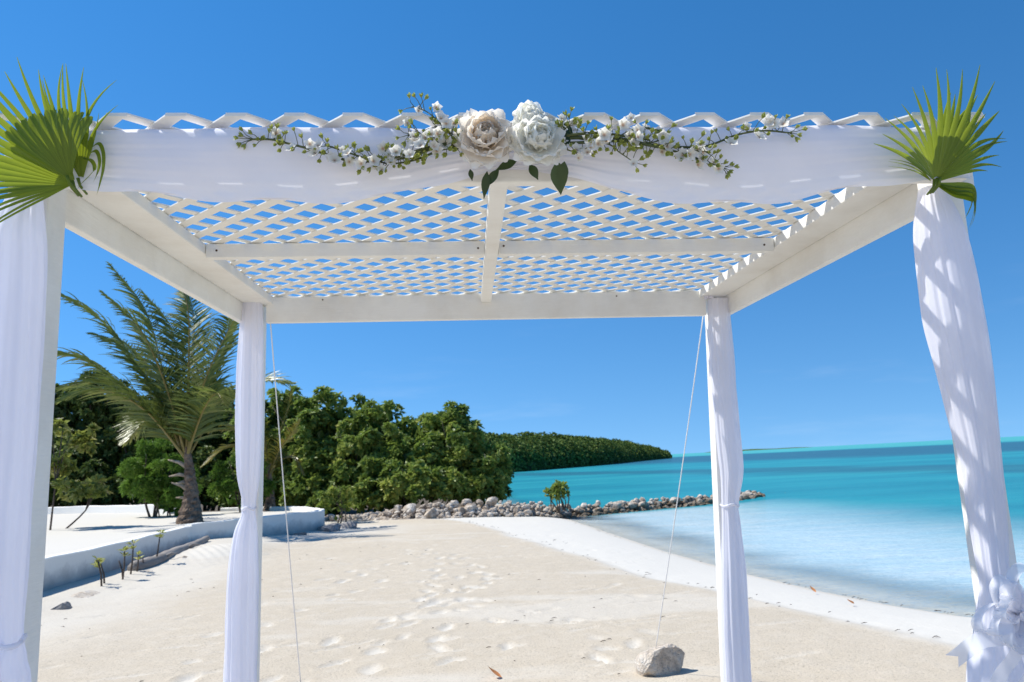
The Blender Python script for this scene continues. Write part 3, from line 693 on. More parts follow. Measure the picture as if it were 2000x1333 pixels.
palm('coconut_palm', 'young coconut palm with wind-blown fronds and a thick fibrous trunk on the terrace', (-7.12, 16.3, .42), (-7.30, 16.5, 2.05), .245, [
    ((-.55, .1, 1.5), (-1.15, .3, 3.2), (-2.15, .5, 4.45), .0),
    ((-.75, -.2, 1.4), (-1.9, -.4, 3.0), (-3.25, -.5, 3.75), -.05),
    ((-.7, .4, 1.2), (-1.7, .9, 2.4), (-3.0, 1.3, 2.95), .0),
    ((-.75, -.5, .95), (-1.9, -1.0, 1.95), (-3.3, -1.3, 2.1), .08),
    ((-.8, .0, .8), (-1.7, -.2, 1.5), (-2.7, -.6, 1.35), .1),
    ((-.1, .3, 1.6), (-.15, .6, 3.0), (-.55, .9, 4.1), -.05),
    ((.1, -.2, 1.6), (.15, -.4, 3.0), (-.05, -.6, 4.0), .0),
    ((.3, .4, 1.4), (.55, .8, 2.5), (.45, 1.2, 3.5), -.05),
    ((.45, -.3, 1.2), (.85, -.5, 2.0), (1.35, -.7, 2.75), .12),
    ((.55, .5, .9), (1.2, 1.1, 1.5), (1.9, 1.7, 1.5), .0),
    ((.55, -.5, .7), (1.0, -.9, 1.05), (1.35, -1.3, .75), .1),
    ((-.6, -.7, .8), (-1.2, -1.4, 1.2), (-1.9, -1.9, .9), .05),
    ((-.7, .6, .6), (-1.4, 1.2, .8), (-2.1, 1.7, .35), .12),
    ((-.5, .2, .5), (-1.0, .3, .7), (-1.55, .3, .15), .22),
    ((.0, .9, 1.0), (-.2, 1.9, 1.6), (-.7, 2.8, 1.5), .0),
    ((-.25, -.5, 1.3), (-.6, -1.0, 2.5), (-1.3, -1.3, 3.3), .0),
    ((-.35, .4, 1.5), (-.8, .8, 2.9), (-1.6, 1.0, 3.85), .0),
], M_PALM, 71, lmax=.85, n=78, width=.0165)
palm('coconut_palm', 'small yellowing palm growing inside the rounded end of the terrace wall', (-6.85, 20.6, .40), (-6.85, 20.6, 1.55), .16, [
    ((-.4, .1, .6), (-1.0, .2, 1.1), (-1.9, .2, 1.05), .1), ((-.4, -.2, .4), (-.95, -.5, .6), (-1.6, -.6, .1), .25),
    ((.2, .2, .8), (.45, .3, 1.6), (.5, .4, 2.2), -.1), ((.35, -.1, .5), (.7, -.2, .9), (.95, -.3, 1.25), .3),
    ((-.15, .1, .9), (-.5, .3, 1.7), (-1.1, .5, 2.2), -.1), ((.3, .2, .2), (.65, .3, .2), (.9, .3, -.25), .2),
    ((-.3, -.3, .7), (-.7, -.6, 1.1), (-1.3, -.9, 1.25), .1)], M_PALMY, 72, boots=0, lmax=.42, n=44, width=.018)

def seedling(label, loc, h, seed, nl=7):
    r = np.random.default_rng(seed); root = empty('mangrove_seedling', label, 'seedling', loc, 'mangrove seedlings along the wall')
    b = MB(); top = np.array([r.normal(0, .04), r.normal(0, .04), h]); b.tube([(0, 0, -.1), top*.5 + [.015, 0, 0], top], [.013, .011, .008], 6, .3)
    b.build('stem', M_TWIG, root, True)
    if nl:
        c = np.stack([top, top - [0, 0, .07]]); V, F, T = rosettes(c, np.tile([[0, 0, 1.]], (2, 1)), nl, .085, .026, r, np.full(2, .7), .8)
        mk('leaves', V, F, M_GRAPE, root, False, {'tint': T})
for i, (lab, x, y, h, nl) in enumerate([
    ('bushiest leafy mangrove seedling at the foot of the wall', -5.42, 10.35, .40, 10),
    ('tall mangrove seedling standing next to the bushiest seedling', -5.52, 10.75, .45, 6),
    ('lone taller mangrove seedling nearest the driftwood end', -5.62, 11.65, .52, 6),
    ('mangrove seedling with few leaves close to the draped front post', -5.35, 9.75, .36, 5),
    ('short yellowish mangrove seedling between its taller neighbours', -5.44, 9.98, .30, 6),
    ('small thin mangrove seedling just beyond the bushiest one', -5.56, 11.0, .28, 4),
    ('bare leafless mangrove stick among the seedlings', -5.50, 10.55, .26, 0),
    ('bare leafless mangrove stick beside the flat stone', -5.58, 11.2, .22, 0)]):
    seedling(lab, (x, y, .03), h, 80 + i, nl)

# far mangrove island: one mass
def build_island():
    r = np.random.default_rng(91)
    line = np.array([(-140, 118), (-60, 116), (-20, 118), (-2.4, 124), (11, 150), (22, 178), (38, 232), (52, 275), (62, 305)], float)
    hts = [6.4, 6.4, 6.4, 6.4, 6.5, 6.7, 6.3, 5.2, 3.7]
    P = smooth_path([(a, b, h) for (a, b), h in zip(line, hts)], 260)
    T = np.gradient(P[:, :2], axis=0); T /= np.linalg.norm(T, axis=1)[:, None]; N = np.stack([-T[:, 1], T[:, 0]], 1)
    prof_o = np.array([0.0, .2, .9, 2.2, 4.5, 8, 13, 20]); prof_h = np.array([.0, .25, .52, .72, .86, .95, 1.0, .98])
    V = []; 
    for o, h in zip(prof_o, prof_h):
        x = P[:, 0] + N[:, 0]*o; y = P[:, 1] + N[:, 1]*o
        z = SEA + h*P[:, 2]*(1 + .10*pnoise(x, y, 92, .35, 3)) - .6*h
        V.append(np.stack([x, y, z], 1))
    core = np.concatenate(V); F = grid_faces(260, len(prof_o)); F4 = F  # dark hull added beneath the leaves so no light passes through
    # leaf clumps
    n = 62000; si = np.clip(r.beta(1.15, 1.0, n)*259*.62 + 259*.38, 0, 258.9)
    i0 = si.astype(int); u = r.random(n)**.8
    o = np.interp(u, np.linspace(0, 1, 8), prof_o); h = np.interp(u, np.linspace(0, 1, 8), prof_h)
    x = P[i0, 0] + N[i0, 0]*o + r.normal(0, .3, n); y = P[i0, 1] + N[i0, 1]*o + r.normal(0, .5, n)
    bump_ = pnoise(x, y, 93, .75, 3)
    z = SEA + h*P[i0, 2]*(1 + .10*pnoise(x, y, 92, .35, 3)) + h*(1.0*bump_ + .8*pnoise(x, y, 95, .25, 2)) + r.normal(0, .12, n)
    c = np.stack([x, y, np.maximum(z, SEA + .1)], 1)
    nrm = unit(np.stack([-N[i0, 0]*(1-u)*1.0, -N[i0, 1]*(1-u)*1.0, .35 + u], 1) + r.normal(0, .45, (n, 3)))
    D = unit(np.cross(nrm, r.normal(size=(n, 3)))); S = np.cross(nrm, D)
    Vl, Fl, Tl = leaves_mesh(c - D*.2, D, S, nrm, r.uniform(.35, .8, n), r.uniform(.14, .28, n), np.clip(.5 + .25*bump_ + r.normal(0, .16, n), 0, 1))  # depth shading painted into the tint: crowns lighter, hollows darker
    V = np.concatenate([core, Vl]); F = F4.tolist() + (Fl + len(core)).tolist()
    ob = mk('mangrove_wood', V, F, M_ISLE, None, False, {'tint': np.concatenate([np.full(len(core), .05), Tl])})
    tag(ob, 'dark green mangrove wood on the point across the turquoise water', 'wood', kind='stuff')
build_island()
def far_isle(x0, x1, y, h, seed, label):
    r = np.random.default_rng(seed); n = 60; V = []; 
    xs = np.linspace(x0, x1, n); e = np.sin(np.linspace(0, pi, n))**.5
    z = e*h*(.7 + .3*pnoise(xs, xs*0, seed, .02, 3))
    for dy, k in ((0, 0), (10, .8), (40, 1), (120, 0)):
        V.append(np.stack([xs, np.full(n, y + dy), SEA - .5 + z*k + .4*(k > 0)], 1))
    tag(mk('distant_cay', np.concatenate(V), grid_faces(n, 4), M_ISLE, None, True, {'tint': np.full(4*n, .4)}), label, 'island')
far_isle(760, 1060, 3000, 9, 5, 'low dark strip of a distant cay on the horizon beside the draped back post')
far_isle(1180, 1420, 3600, 5, 6, 'fainter thin strip of land on the sea horizon farther out')

# ------------------------------------------------------------------ pergola
ZB = 2.12
PM = Matrix.Translation((.01826, 1.91827, 2.08543)) @ Matrix.Rotation(radians(3.67739), 4, 'Z') @ Matrix.Rotation(radians(1.2659), 4, 'Y') @ Matrix.Rotation(radians(1.11896), 4, 'X') @ Matrix.Translation((0, 0, -ZB))
D_, S_ = 2.137, .089
perg = empty('pergola', 'white painted timber wedding pergola with diagonal lattice roof standing on the beach', 'pergola', mat=PM)
def beam(name, x0, x1, y0, y1, z0, z1, b=.004, shear=None, mat=None):
    return bevel_box(name, x0, x1, y0, y1, z0 + ZB, z1 + ZB, mat or M_PAINT, perg, b, shear)
beam('post', -1.298, -1.209, .001, S_, -2.5, .098)
beam('post', 1.195, 1.268, .001, S_, -2.5, .098, shear=.028)
beam('post', -1.306, -1.217, D_ - S_, D_, -2.5, .098)
beam('post', 1.217, 1.306, D_ - S_, D_, -2.5, .098, shear=-.022)
beam('front_beam', -1.30, 1.262, -.038, -.001, 0, .145)
for s in (-1, 1):
    a, b = sorted((s*1.309, s*1.342)); beam('side_beam', a, b, .045, D_ + .01, 0, .143)
    a, b = sorted((s*1.165, s*1.307)); beam('ledger', a, b, .004, D_ - .001, .100, .144)
beam('back_beam', -1.2, 1.2, D_ - S_ + .003, D_ - S_ + .041, .0, .139)
beam('cross_beam', -1.163, -.049, 1.02, 1.058, .085, .143, .003)
beam('cross_beam', .009, 1.163, 1.02, 1.058, .085, .143, .003)
beam('roof_strut', -.047, .007, .001, D_ - S_ + .001, .091, .1435, .003)

def clip_poly(poly, x0, x1, y0, y1):
    for ax, lim, sg in ((0, x0, 1), (0, x1, -1), (1, y0, 1), (1, y1, -1)):
        out = []
        for i in range(len(poly)):
            a, b = poly[i], poly[(i+1) % len(poly)]; da, db = sg*(a[ax]-lim), sg*(b[ax]-lim)
            if da >= 0: out.append(a)
            if (da >= 0) != (db >= 0):
                t = da/(da-db); out.append((a[0]+(b[0]-a[0])*t, a[1]+(b[1]-a[1])*t))
        poly = out
        if not poly: return []
    return poly
def lattice(xa, xb, xc, ya, yb, p=.1462, wd=.0365):
    for fam in (1, -1):
        z0 = .1462 if fam == 1 else .1507
        c0 = xc + fam*ya
        for k in range(-40, 60):
            c = c0 + k*p + random.uniform(-.0018, .0018); h = wd/2*sqrt(2)*random.uniform(.97, 1.03)
            # strip: |x + fam*y - c| < h
            lo, hi = ya - 1, yb + 1
            quad = [(c - h - fam*lo, lo), (c + h - fam*lo, lo), (c + h - fam*hi, hi), (c - h - fam*hi, hi)]
            q = clip_poly(quad, xa, xb, ya, yb)
            if len(q) < 3: continue
            ar = abs(sum(q[i][0]*q[(i+1) % len(q)][1] - q[(i+1) % len(q)][0]*q[i][1] for i in range(len(q))))/2
            if ar < .0012: continue
            n = len(q); V = [(x, y, z0 + ZB) for x, y in q] + [(x, y, z0 + .0043 + ZB) for x, y in q]
            F = [tuple(range(n-1, -1, -1)), tuple(range(n, 2*n))] + [(i, (i+1) % n, (i+1) % n + n, i + n) for i in range(n)]
            mk('lattice_slat', V, F, M_LAT, perg)
lattice(-1.30, -.021, -.258, -.124, D_ + .02)
lattice(-.019, 1.285, .213, -.124, D_ + .02)
for x, y, z in ((-1.12, 1.0198, .115), (-.075, 1.0198, .112), (1.12, 1.0198, .112), (.03, 1.0198, .12), (-.9, 2.0508, .12), (.7, 2.0508, .115)):
    v, f = tube([(x, y + .004, z + ZB), (x, y - .0012, z + ZB)], .0045, 8); mk('nail', v, f, M_NAIL, perg)

# ------------------------------------------------------------------ drapes
def post_drape(label, table, yc, b0, folds, seed, twist=1.0, z_end=-2.10, tie=None, knot=None, amp=.55):
    r = np.random.default_rng(seed); tb = np.array(sorted(table)); z0, z1 = z_end, tb[-1, 0]
    if z_end < tb[0, 0]: tb = np.vstack([[z_end, tb[0, 1] - .02, tb[0, 2] + .02], tb])
    root = empty('post_drape', label, 'drape', mat=PM)
    nz, na = 120, 110; Z = np.linspace(z0, z1, nz)
    # smooth interpolation
    def si(col):
        pts = smooth_path([(t[0], t[col], 0) for t in tb], 300); return np.interp(Z, pts[:, 0], pts[:, 1])
    xl, xr = si(1), si(2); cx = (xl+xr)/2; a = np.maximum((xr-xl)/2, .012)
    th = np.linspace(0, 2*pi, na, endpoint=False); V = []
    ph = r.uniform(0, 6.28, 8)
    for i, z in enumerate(Z):
        wid = a[i]; b = min(b0, wid*1.05)
        k1 = np.sin(folds*th + ph[0] + twist*1.2*np.sin(z*2.1 + ph[1]))
        k2 = np.sin((folds*2+1)*th + ph[2] + twist*2*z + 1.5*np.sin(z*3.3))
        k3 = np.sin(3*th + ph[3] + 2.2*z)
        m = 1 + amp*(.070*k1 + .035*k2 + .05*k3) + .012*np.sin(z*23 + 5*th + ph[4])
        x = cx[i] + wid*np.sign(np.cos(th))*np.abs(np.cos(th))**.85*m; y = yc + b*np.sign(np.sin(th))*np.abs(np.sin(th))**.85*m
        V.append(np.stack([x, y, np.full(na, z + ZB)], 1))
    V = np.concatenate(V); i = np.arange(nz-1)[:, None]*na; j = np.arange(na)[None]; j2 = (j+1) % na
    F = np.stack([i+j, i+j2, i+na+j2, i+na+j], -1).reshape(-1, 4)
    mk('fabric', V, F, M_TULLE, root, True)
    if tie is not None:
        zi = int(np.argmin(abs(Z - tie))); b = min(b0, a[zi]*1.05)
        pts = [(cx[zi] + a[zi]*1.05*cos(t), yc + b*1.12*sin(t), tie + ZB + .006*sin(t*3)) for t in np.linspace(0, 2*pi, 24)]
        c = MB(); c.tube(pts, .007, 6); c.build('tie', M_RIB, root, True)
    if knot is not None:
        kx, ky, kz = knot
        V, F = [], []; rr = random.Random(seed); b = MB()
        for q in range(9):
            d = Vector((rr.uniform(-1, 1), rr.uniform(-1, .1), rr.uniform(-.8, 1))).normalized()
            pts = [Vector((kx, ky, kz + ZB)), Vector((kx, ky, kz + ZB)) + d*.022 + Vector((0, 0, .008)), Vector((kx, ky, kz + ZB)) + d*.034]
            b.tube(pts, [.006, .012, .002], 7)
        b.build('knot', M_TULLE, root, True)
    return root
post_drape('sheer white drape hanging beside the front post that faces the palm trees', [(-.011, -1.273, -1.213), (-.107, -1.309, -1.205), (-.202, -1.328, -1.195), (-.308, -1.340, -1.192), (-.568, -1.340, -1.190), (-.818, -1.330, -1.192), (-1.001, -1.30, -1.192), (-1.108, -1.275, -1.190), (-1.165, -1.300, -1.182), (-1.3, -1.31, -1.165)], -.035, .060, 9, 1, tie=-1.118)
post_drape('long white drape billowing from the front post beside the sea, tied with the ribbon bow', [(-.003, 1.168, 1.228), (-.133, 1.150, 1.266), (-.35, 1.152, 1.288), (-.491, 1.168, 1.294), (-.63, 1.186, 1.296), (-.766, 1.204, 1.294), (-.899, 1.208, 1.292), (-1.03, 1.214, 1.286), (-1.095, 1.216, 1.286), (-1.22, 1.19, 1.285), (-1.4, 1.16, 1.32)], .028, .092, 11, 2)
post_drape('white drape knotted halfway down the back post near the curved wall', [(.118, -1.313, -1.218), (-.072, -1.328, -1.209), (-.347, -1.337, -1.206), (-.591, -1.334, -1.207), (-.804, -1.321, -1.216), (-.967, -1.292, -1.232), (-1.091, -1.332, -1.222), (-1.295, -1.356, -1.214), (-1.497, -1.361, -1.212), (-1.825, -1.362, -1.210)], D_ - S_ - .01, .066, 10, 3, tie=-.967, knot=(-1.205, D_ - S_ - .02, .135))
post_drape('white drape twisted round the back post in front of the sea', [(.085, 1.213, 1.318), (-.235, 1.199, 1.329), (-.462, 1.198, 1.33), (-.714, 1.204, 1.335), (-.865, 1.211, 1.332), (-1.029, 1.208, 1.295), (-1.123, 1.203, 1.299), (-1.388, 1.183, 1.308), (-1.674, 1.163, 1.301), (-1.937, 1.150, 1.295)], D_ - S_ - .005, .062, 9, 4, twist=1.7, tie=-1.03, knot=(1.205, D_ - S_ - .02, .095))

def build_swag():
    top = smooth_path([(-1.30, .10, 0), (-1.16, .128, 0), (-.99, .136, 0), (-.799, .138, 0), (-.402, .141, 0), (-.132, .132, 0), (.004, .112, 0), (.17, .13, 0), (.421, .138, 0), (.705, .138, 0), (.908, .144, 0), (1.111, .135, 0), (1.27, .11, 0)], 300)
    bot = smooth_path([(-1.30, -.002, 0), (-1.16, -.008, 0), (-.98, -.027, 0), (-.853, -.042, 0), (-.634, -.055, 0), (-.478, -.056, 0), (-.334, -.043, 0), (-.202, -.012, 0), (-.081, .014, 0), (0, .024, 0), (.149, .012, 0), (.27, -.033, 0), (.406, -.059, 0), (.544, -.07, 0), (.683, -.068, 0), (.826, -.048, 0), (.97, -.023, 0), (1.114, -.012, 0), (1.27, -.004, 0)], 300)
    nx, nv = 240, 60; X = np.linspace(-1.29, 1.262, nx); zt = np.interp(X, top[:, 0], top[:, 1]); zb = np.interp(X, bot[:, 0], bot[:, 1])
    v = np.linspace(0, 1, nv)
    env = np.where(X < 0, np.sin(np.clip((X + 1.29)/1.29, 0, 1)*pi), np.sin(np.clip(X/1.262, 0, 1)*pi))**.7
    V = []
    for j in range(nv):
        t = v[j]; z = zt + (zb - zt)*t
        bul = .014 + .052*env*sin(pi*t**.52)**.8*(1 - .35*t)
        fold = (.0036*np.sin(2*pi*(2.1*t + .45*np.sin(X*3.1)) + 1.0) + .0017*np.sin(2*pi*(5.3*t + .9*np.sin(X*2.3 + 1)) + X*3) + .0010*np.sin(2*pi*(11*t + .5*np.sin(X*4)) + X*9))*(.10 + 1.5*(1 - env)**1.5)
        cross = .0025*np.sin(X*17 + 5*t) * env
        y = -.0405 - bul - fold - cross
        z = z + .006*np.sin(X*21 + 2)*(t > .98)
        y = np.minimum(y, -.0425)
        V.append(np.stack([X, y, z + ZB], 1))
    # top hem folded back over the beam edge
    hem = np.stack([X, np.full(nx, -.0405), zt + .003 + ZB], 1)
    V = np.concatenate([hem] + V); F = grid_faces(nx, nv + 1)
    o = mk('swag_drape', V, F, M_SWAG, None, True); o.matrix_world = PM
    tag(o, 'white organza swag draped in two loops across the front beam of the pergola', 'drape')
build_swag()

# ribbon bows
def ribbon(path, width_dir, wd, n=40, notch=False, twist=0.0):
    P = smooth_path(path, n); V = []; F = []
    for i, p in enumerate(P):
        t = P[min(i+1, n-1)] - P[max(i-1, 0)]; t = t/np.linalg.norm(t); wv = np.array(width_dir) - t*np.dot(width_dir, t); wv /= np.linalg.norm(wv)
        b = np.cross(t, wv); a = twist*i/n; wv = wv*cos(a) + b*sin(a)
        ext = t*wd*.5 if notch and i == n-1 else 0
        V += [p + wv*wd/2 + ext, p + b*.0 , p - wv*wd/2 + ext]
        if i: k = 3*(i-1); F += [(k, k+1, k+4, k+3), (k+1, k+2, k+5, k+4)]
    return V, F
def bow(label, centre, size, seed, nloops, tails, mat, wd):
    root = empty('ribbon_bow', label, 'bow', mat=PM @ Matrix.Translation((centre[0], centre[1], centre[2] + ZB)))
    r = random.Random(seed)
    for k in range(nloops):
        a = 2*pi*k/nloops + r.uniform(-.2, .2); L = size*r.uniform(.75, 1.15); dp = -r.uniform(.02, .07)
        u = np.array([cos(a), 0, sin(a)]); w_ = np.array([-sin(a), 0, cos(a)])
        sp_ = L*r.uniform(.22, .34)
        path = [np.zeros(3), u*L*.45 + w_*sp_ + [0, dp*.6, 0], u*L + w_*sp_*.5 + [0, dp, 0], u*L - w_*sp_*.5 + [0, dp*1.05, 0], u*L*.45 - w_*sp_ + [0, dp*.4, 0], np.array([0, -.004, 0])]
        V, F = ribbon(path, (.25*r.uniform(-1, 1), 1, .35*r.uniform(-1, 1)), wd, 34)
        mk('ribbon_loop', V, F, mat, root, True)
    for tl in tails:
        V, F = ribbon([np.array(q, float) for q in tl], (.1, .35, 1) if abs(tl[-1][0]) > abs(tl[-1][2]) else (1, .3, .1), wd*1.05, 40, True, .5)
        mk('ribbon_tail', V, F, mat, root, True)
    v, f = tube([(-.014, -.035, 0), (-.005, -.043, 0), (.005, -.043, 0), (.014, -.035, 0)], [.008, .014, .014, .008], 10); mk('bow_knot', v, f, mat, root, True)
bow('white ribbon bow with a forked tail tied round the seaside front drape', (1.19, -.12, -1.13), .098, 3, 22, [
    [(0, -.01, -.02), (-.06, -.03, -.045), (-.12, -.035, -.05), (-.175, -.03, -.085)],
    [(0, -.01, -.02), (-.03, -.03, -.08), (-.075, -.03, -.13), (-.10, -.02, -.19)],
    [(.01, -.01, -.02), (.02, -.03, -.10), (-.03, -.03, -.17), (-.05, -.02, -.25)],
    [(.02, -.01, -.02), (.06, -.03, -.09), (.07, -.03, -.17), (.08, -.02, -.25)]], M_RIB, .036)
bow('white ribbon bow tied low on the drape nearest the palm trees', (-1.235, -.12, -1.16), .075, 4, 9, [
    [(0, -.01, -.02), (.03, -.03, -.06), (.05, -.03, -.10), (.055, -.02, -.15)], [(0, -.01, -.02), (-.03, -.03, -.08), (-.05, -.03, -.13), (-.06, -.02, -.19)]], M_RIB, .040)

# guy ropes from the back corners to pegs in the sand
def rope(label, a, b, sag, rad=.0042):
    a = np.array(a); b = np.array(b); P = []
    for t in np.linspace(0, 1, 30):
        p = a*(1-t) + b*t; p[2] -= sag*4*t*(1-t); P.append(p)
    v, f = tube(P, rad, 6); tag(mk('guy_rope', v, f, M_ROPE, None, True), label, 'rope')
def pl(x, y, z): return tuple(PM @ Vector((x, y, z + ZB)))
rope('white guy rope tied from the back beam down to the low grey stone', pl(-1.195, D_ - .03, .07), (-1.46, 5.02, .03), .035, .0032)
rope('white guy rope tied from the back beam down to the cream limestone boulder', pl(1.20, D_ - .03, .02), (.80, 4.90, .16), .015, .0030)

# ------------------------------------------------------------------ fan palm leaves
def fan_leaf(label, hub, a0, a1, n, length, fused, seed, y=-.07, tips=None, droop=.05, cut=False, jit=.08, lean=.42, tint0=.5, ragged=0.0, group='fan palm leaves on the front corners'):
    root = empty('fan_palm_leaf', label, 'palm leaf', mat=PM @ Matrix.Translation((hub[0], y, hub[1] + ZB)), group=group); r = random.Random(seed)
    dth = radians(abs(a1 - a0))/n
    for k in range(n):
        f = (k + .5)/n; th = radians(a0 + (a1 - a0)*f); L = .86*length*(1 + r.uniform(-jit, jit))
        if tips: L *= np.interp(f, [t[0] for t in tips], [t[1] for t in tips])
        e = np.array([cos(th), 0, sin(th)]); s = np.array([-sin(th), 0, cos(th)]); nrm = np.array([0, -1., 0])
        rows = 12; V = []; F = []; T = []
        fr = fused*(1 + r.uniform(-.08, .08)); bend = r.uniform(.3, 1)*droop; side = r.uniform(-1, 1)*.05 + (r.uniform(-.25, .25) if r.random() < ragged else 0)
        tt = min(1, max(0, tint0 + r.gauss(0, .13)))
        for q in range(rows + 1):
            u = q/rows; rad = .012 + u*L
            hw = rad*math.tan(dth/2)*1.03
            if u > fr: hw = (.012 + fr*L)*math.tan(dth/2)*max(.03, ((1 - u)/(1 - fr)))**(.75 if not cut else .25)
            g = max(0, u - fr*.8)/(1 - fr*.8)
            c = e*rad + s*side*L*g*g + np.array([0, -1, 0])*lean*u*L + np.array([0, 0, -1])*bend*L*g*g + nrm*.02*sin(u*3)
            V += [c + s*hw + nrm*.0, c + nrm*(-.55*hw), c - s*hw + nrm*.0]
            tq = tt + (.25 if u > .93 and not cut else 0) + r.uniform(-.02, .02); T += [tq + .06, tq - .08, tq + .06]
            if q: a = 3*(q-1); F += [(a, a+3, a+4, a+1), (a+1, a+4, a+5, a+2)]
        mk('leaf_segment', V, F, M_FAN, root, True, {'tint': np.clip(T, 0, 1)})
    v, f = tube([(0, -.012, .006), (.002, -.002, -.012), (.003, .03, -.022)], [.004, .0035, .003], 7); mk('leaf_stalk', v, f, M_FAN, root, True, {'tint': np.full(len(v), .6)})
    return root
# corner beside the palm trees
fan_leaf('large pointed fan palm leaf spreading over the corner beside the palm trees', (-1.105, -.012), 208, 92, 17, .325, .42, 201, y=-.075, droop=.04, tips=[(0, .95), (.3, 1.1), (.6, 1.12), (.85, .95), (1, .8)], ragged=.25, tint0=.5)
fan_leaf('rounded trimmed fan palm leaf in front of the larger leaf beside the palm trees', (-1.10, -.012), 146, 56, 15, .165, .93, 202, y=-.11, cut=True, droop=.0, jit=.02, tint0=.38)
fan_leaf('thin ragged fan palm leaf sticking up where the lattice edge begins', (-1.10, -.0), 108, 52, 9, .29, .42, 203, y=-.06, droop=.02, tips=[(0, .95), (.6, .95), (1, .62)], ragged=.6, tint0=.6)
fan_leaf('drooping split fan palm leaf fanning outward below the palm-side corner', (-1.105, -.015), 232, 196, 6, .33, .22, 204, y=-.09, droop=.14, ragged=.5, tint0=.45)
# corner beside the sea
fan_leaf('large pointed fan palm leaf standing on the corner beside the sea', (1.142, -.022), 166, 60, 12, .28, .42, 211, y=-.085, droop=.0, tips=[(0, .95), (.12, .82), (.3, .9), (.55, .98), (.8, 1.08), (1, 1.0)], ragged=.1, tint0=.5)
fan_leaf('folded fan palm leaf with creased tips tucked behind the larger leaf beside the sea', (1.150, -.015), 92, 8, 13, .24, .58, 212, y=-.05, droop=.10, tips=[(0, 1.1), (.35, 1.0), (.7, .95), (1, .55)], jit=.10, ragged=.5, tint0=.42)
fan_leaf('narrow fan palm strips lying across the swag at the seaside corner', (1.142, -.02), 176, 160, 3, .195, .25, 213, y=-.075, droop=.10, tint0=.5)
def bent_leaf(label, org, strips, wd, tint):
    root = empty('fan_palm_leaf', label, 'palm leaf', mat=PM @ Matrix.Translation((org[0], org[1], org[2] + ZB)), group='fan palm leaves on the front corners')
    for j, pts in enumerate(strips):
        V, F = ribbon(pts, (.5, .2, 1), wd, 36); V = np.array(V); m = len(V)//3
        for i in range(m):
            k = max(.05, 1 - (i/(m-1))**2.2)*min(1, .35 + 3*i/m); c = V[3*i+1].copy(); V[3*i] = c + (V[3*i]-c)*k; V[3*i+2] = c + (V[3*i+2]-c)*k; V[3*i+1] = c + [0, .25*wd*k, 0]
        mk('leaf_segment', V, F, M_FAN, root, True, {'tint': np.full(len(V), tint)})
bent_leaf('bent fan palm leaf hanging down over the seaside drape', (1.15, -.08, -.03), [
    [(0, 0, 0), (.035, -.01, -.016), (.078, -.015, -.022), (.088, -.012, -.04), (.080, -.008, -.085), (.062, 0, -.135)],
    [(0, 0, -.004), (.035, -.01, -.024), (.074, -.015, -.034), (.084, -.012, -.05), (.082, -.008, -.09), (.072, 0, -.12)],
    [(0, 0, -.006), (.03, -.01, -.030), (.060, -.012, -.040), (.078, -.010, -.05), (.070, -.006, -.075), (.060, 0, -.095)],
    [(0, 0, .002), (.04, -.01, -.006), (.07, -.012, -.008), (.085, -.012, -.014), (.092, -.008, -.03), (.09, 0, -.05)]], .021, .42)
bent_leaf('limp split fan palm strips curling down below the palm-side end of the swag', (-1.07, -.09, .07), [
    [(0, 0, 0), (.03, -.01, .015), (.044, -.012, -.01), (.045, -.01, -.05), (.036, -.005, -.09), (.028, 0, -.115)],
    [(0, 0, -.01), (.025, -.01, -.005), (.036, -.012, -.03), (.032, -.01, -.06), (.02, -.005, -.085)],
    [(-.01, 0, -.02), (.015, -.01, -.03), (.025, -.012, -.05), (.012, -.01, -.07), (-.01, -.005, -.09), (-.025, 0, -.11)]], .010, .35)

# ------------------------------------------------------------------ peonies
def petal_mesh(L, W, cup, ruffle, r, nu=7, nv=7):
    V = []; T = []
    ph = r.uniform(0, 6.28); ph2 = r.uniform(0, 6.28)
    for i in range(nu):
        u = i/(nu-1)
        for j in range(nv):
            v = j/(nv-1)*2 - 1
            wl = W*sqrt(max(.05, 1 - ((u - .5)/.55)**2))
            edge = (u**3)*ruffle*(sin(v*5 + ph) + .7*sin(v*11 + ph2))*L
            x = v*wl; y = u*L*(1 - .22*v*v*u) + .35*edge
            z = cup*L*(u*u*.85 + .28*v*v*u) + edge*.8 - .10*L*max(0, u-.75)
            V.append((x, y, z)); T.append(u)
    F = [(i*nv+j, i*nv+j+1, (i+1)*nv+j+1, (i+1)*nv+j) for i in range(nu-1) for j in range(nv-1)]
    return V, F, T
def peony(label, centre, rad, seed, mat, face=(0.05, -1, .22), wk=1.0, layers=None):
    root = empty('peony', label, 'flower', mat=PM @ Matrix.Translation((centre[0], centre[1], centre[2] + ZB)), group=None)
    r = random.Random(seed); ax = Vector(face).normalized(); q = ax.to_track_quat('Z', 'Y').to_matrix()
    layers = layers or [(9, 14, .34, .8), (9, 30, .48, .75), (10, 46, .64, .62), (11, 62, .80, .48), (12, 78, .95, .34), (12, 92, 1.02, .22)]
    nl = len(layers)
    for li, (n, tilt, ln, cup) in enumerate(layers):
        for k in range(n):
            a = 2*pi*(k + .5*(li % 2))/n + r.uniform(-.2, .2); t = radians(tilt + r.uniform(-7, 7))
            V, F, T = petal_mesh(rad*ln*r.uniform(.9, 1.1), wk*rad*(.34 + .18*li/nl)*r.uniform(.9, 1.1), cup, .045, r)
            M1 = q @ Matrix.Rotation(a, 3, 'Z') @ Matrix.Rotation(pi/2 - t, 3, 'X')
            off = ax*(.30*rad*(1 - li/nl))
            V = [tuple(M1 @ Vector(p) + off) for p in V]
            lo = li/(nl - 1)
            T = [min(1, max(0, .18 + .62*lo + .25*tq + r.uniform(-.03, .03) - .12)) for tq in T]
            mk('petal', V, F, mat, root, True, {'tint': T})
    return root
CR = (-.070, -.125, .074); WH = (.060, -.120, .066)
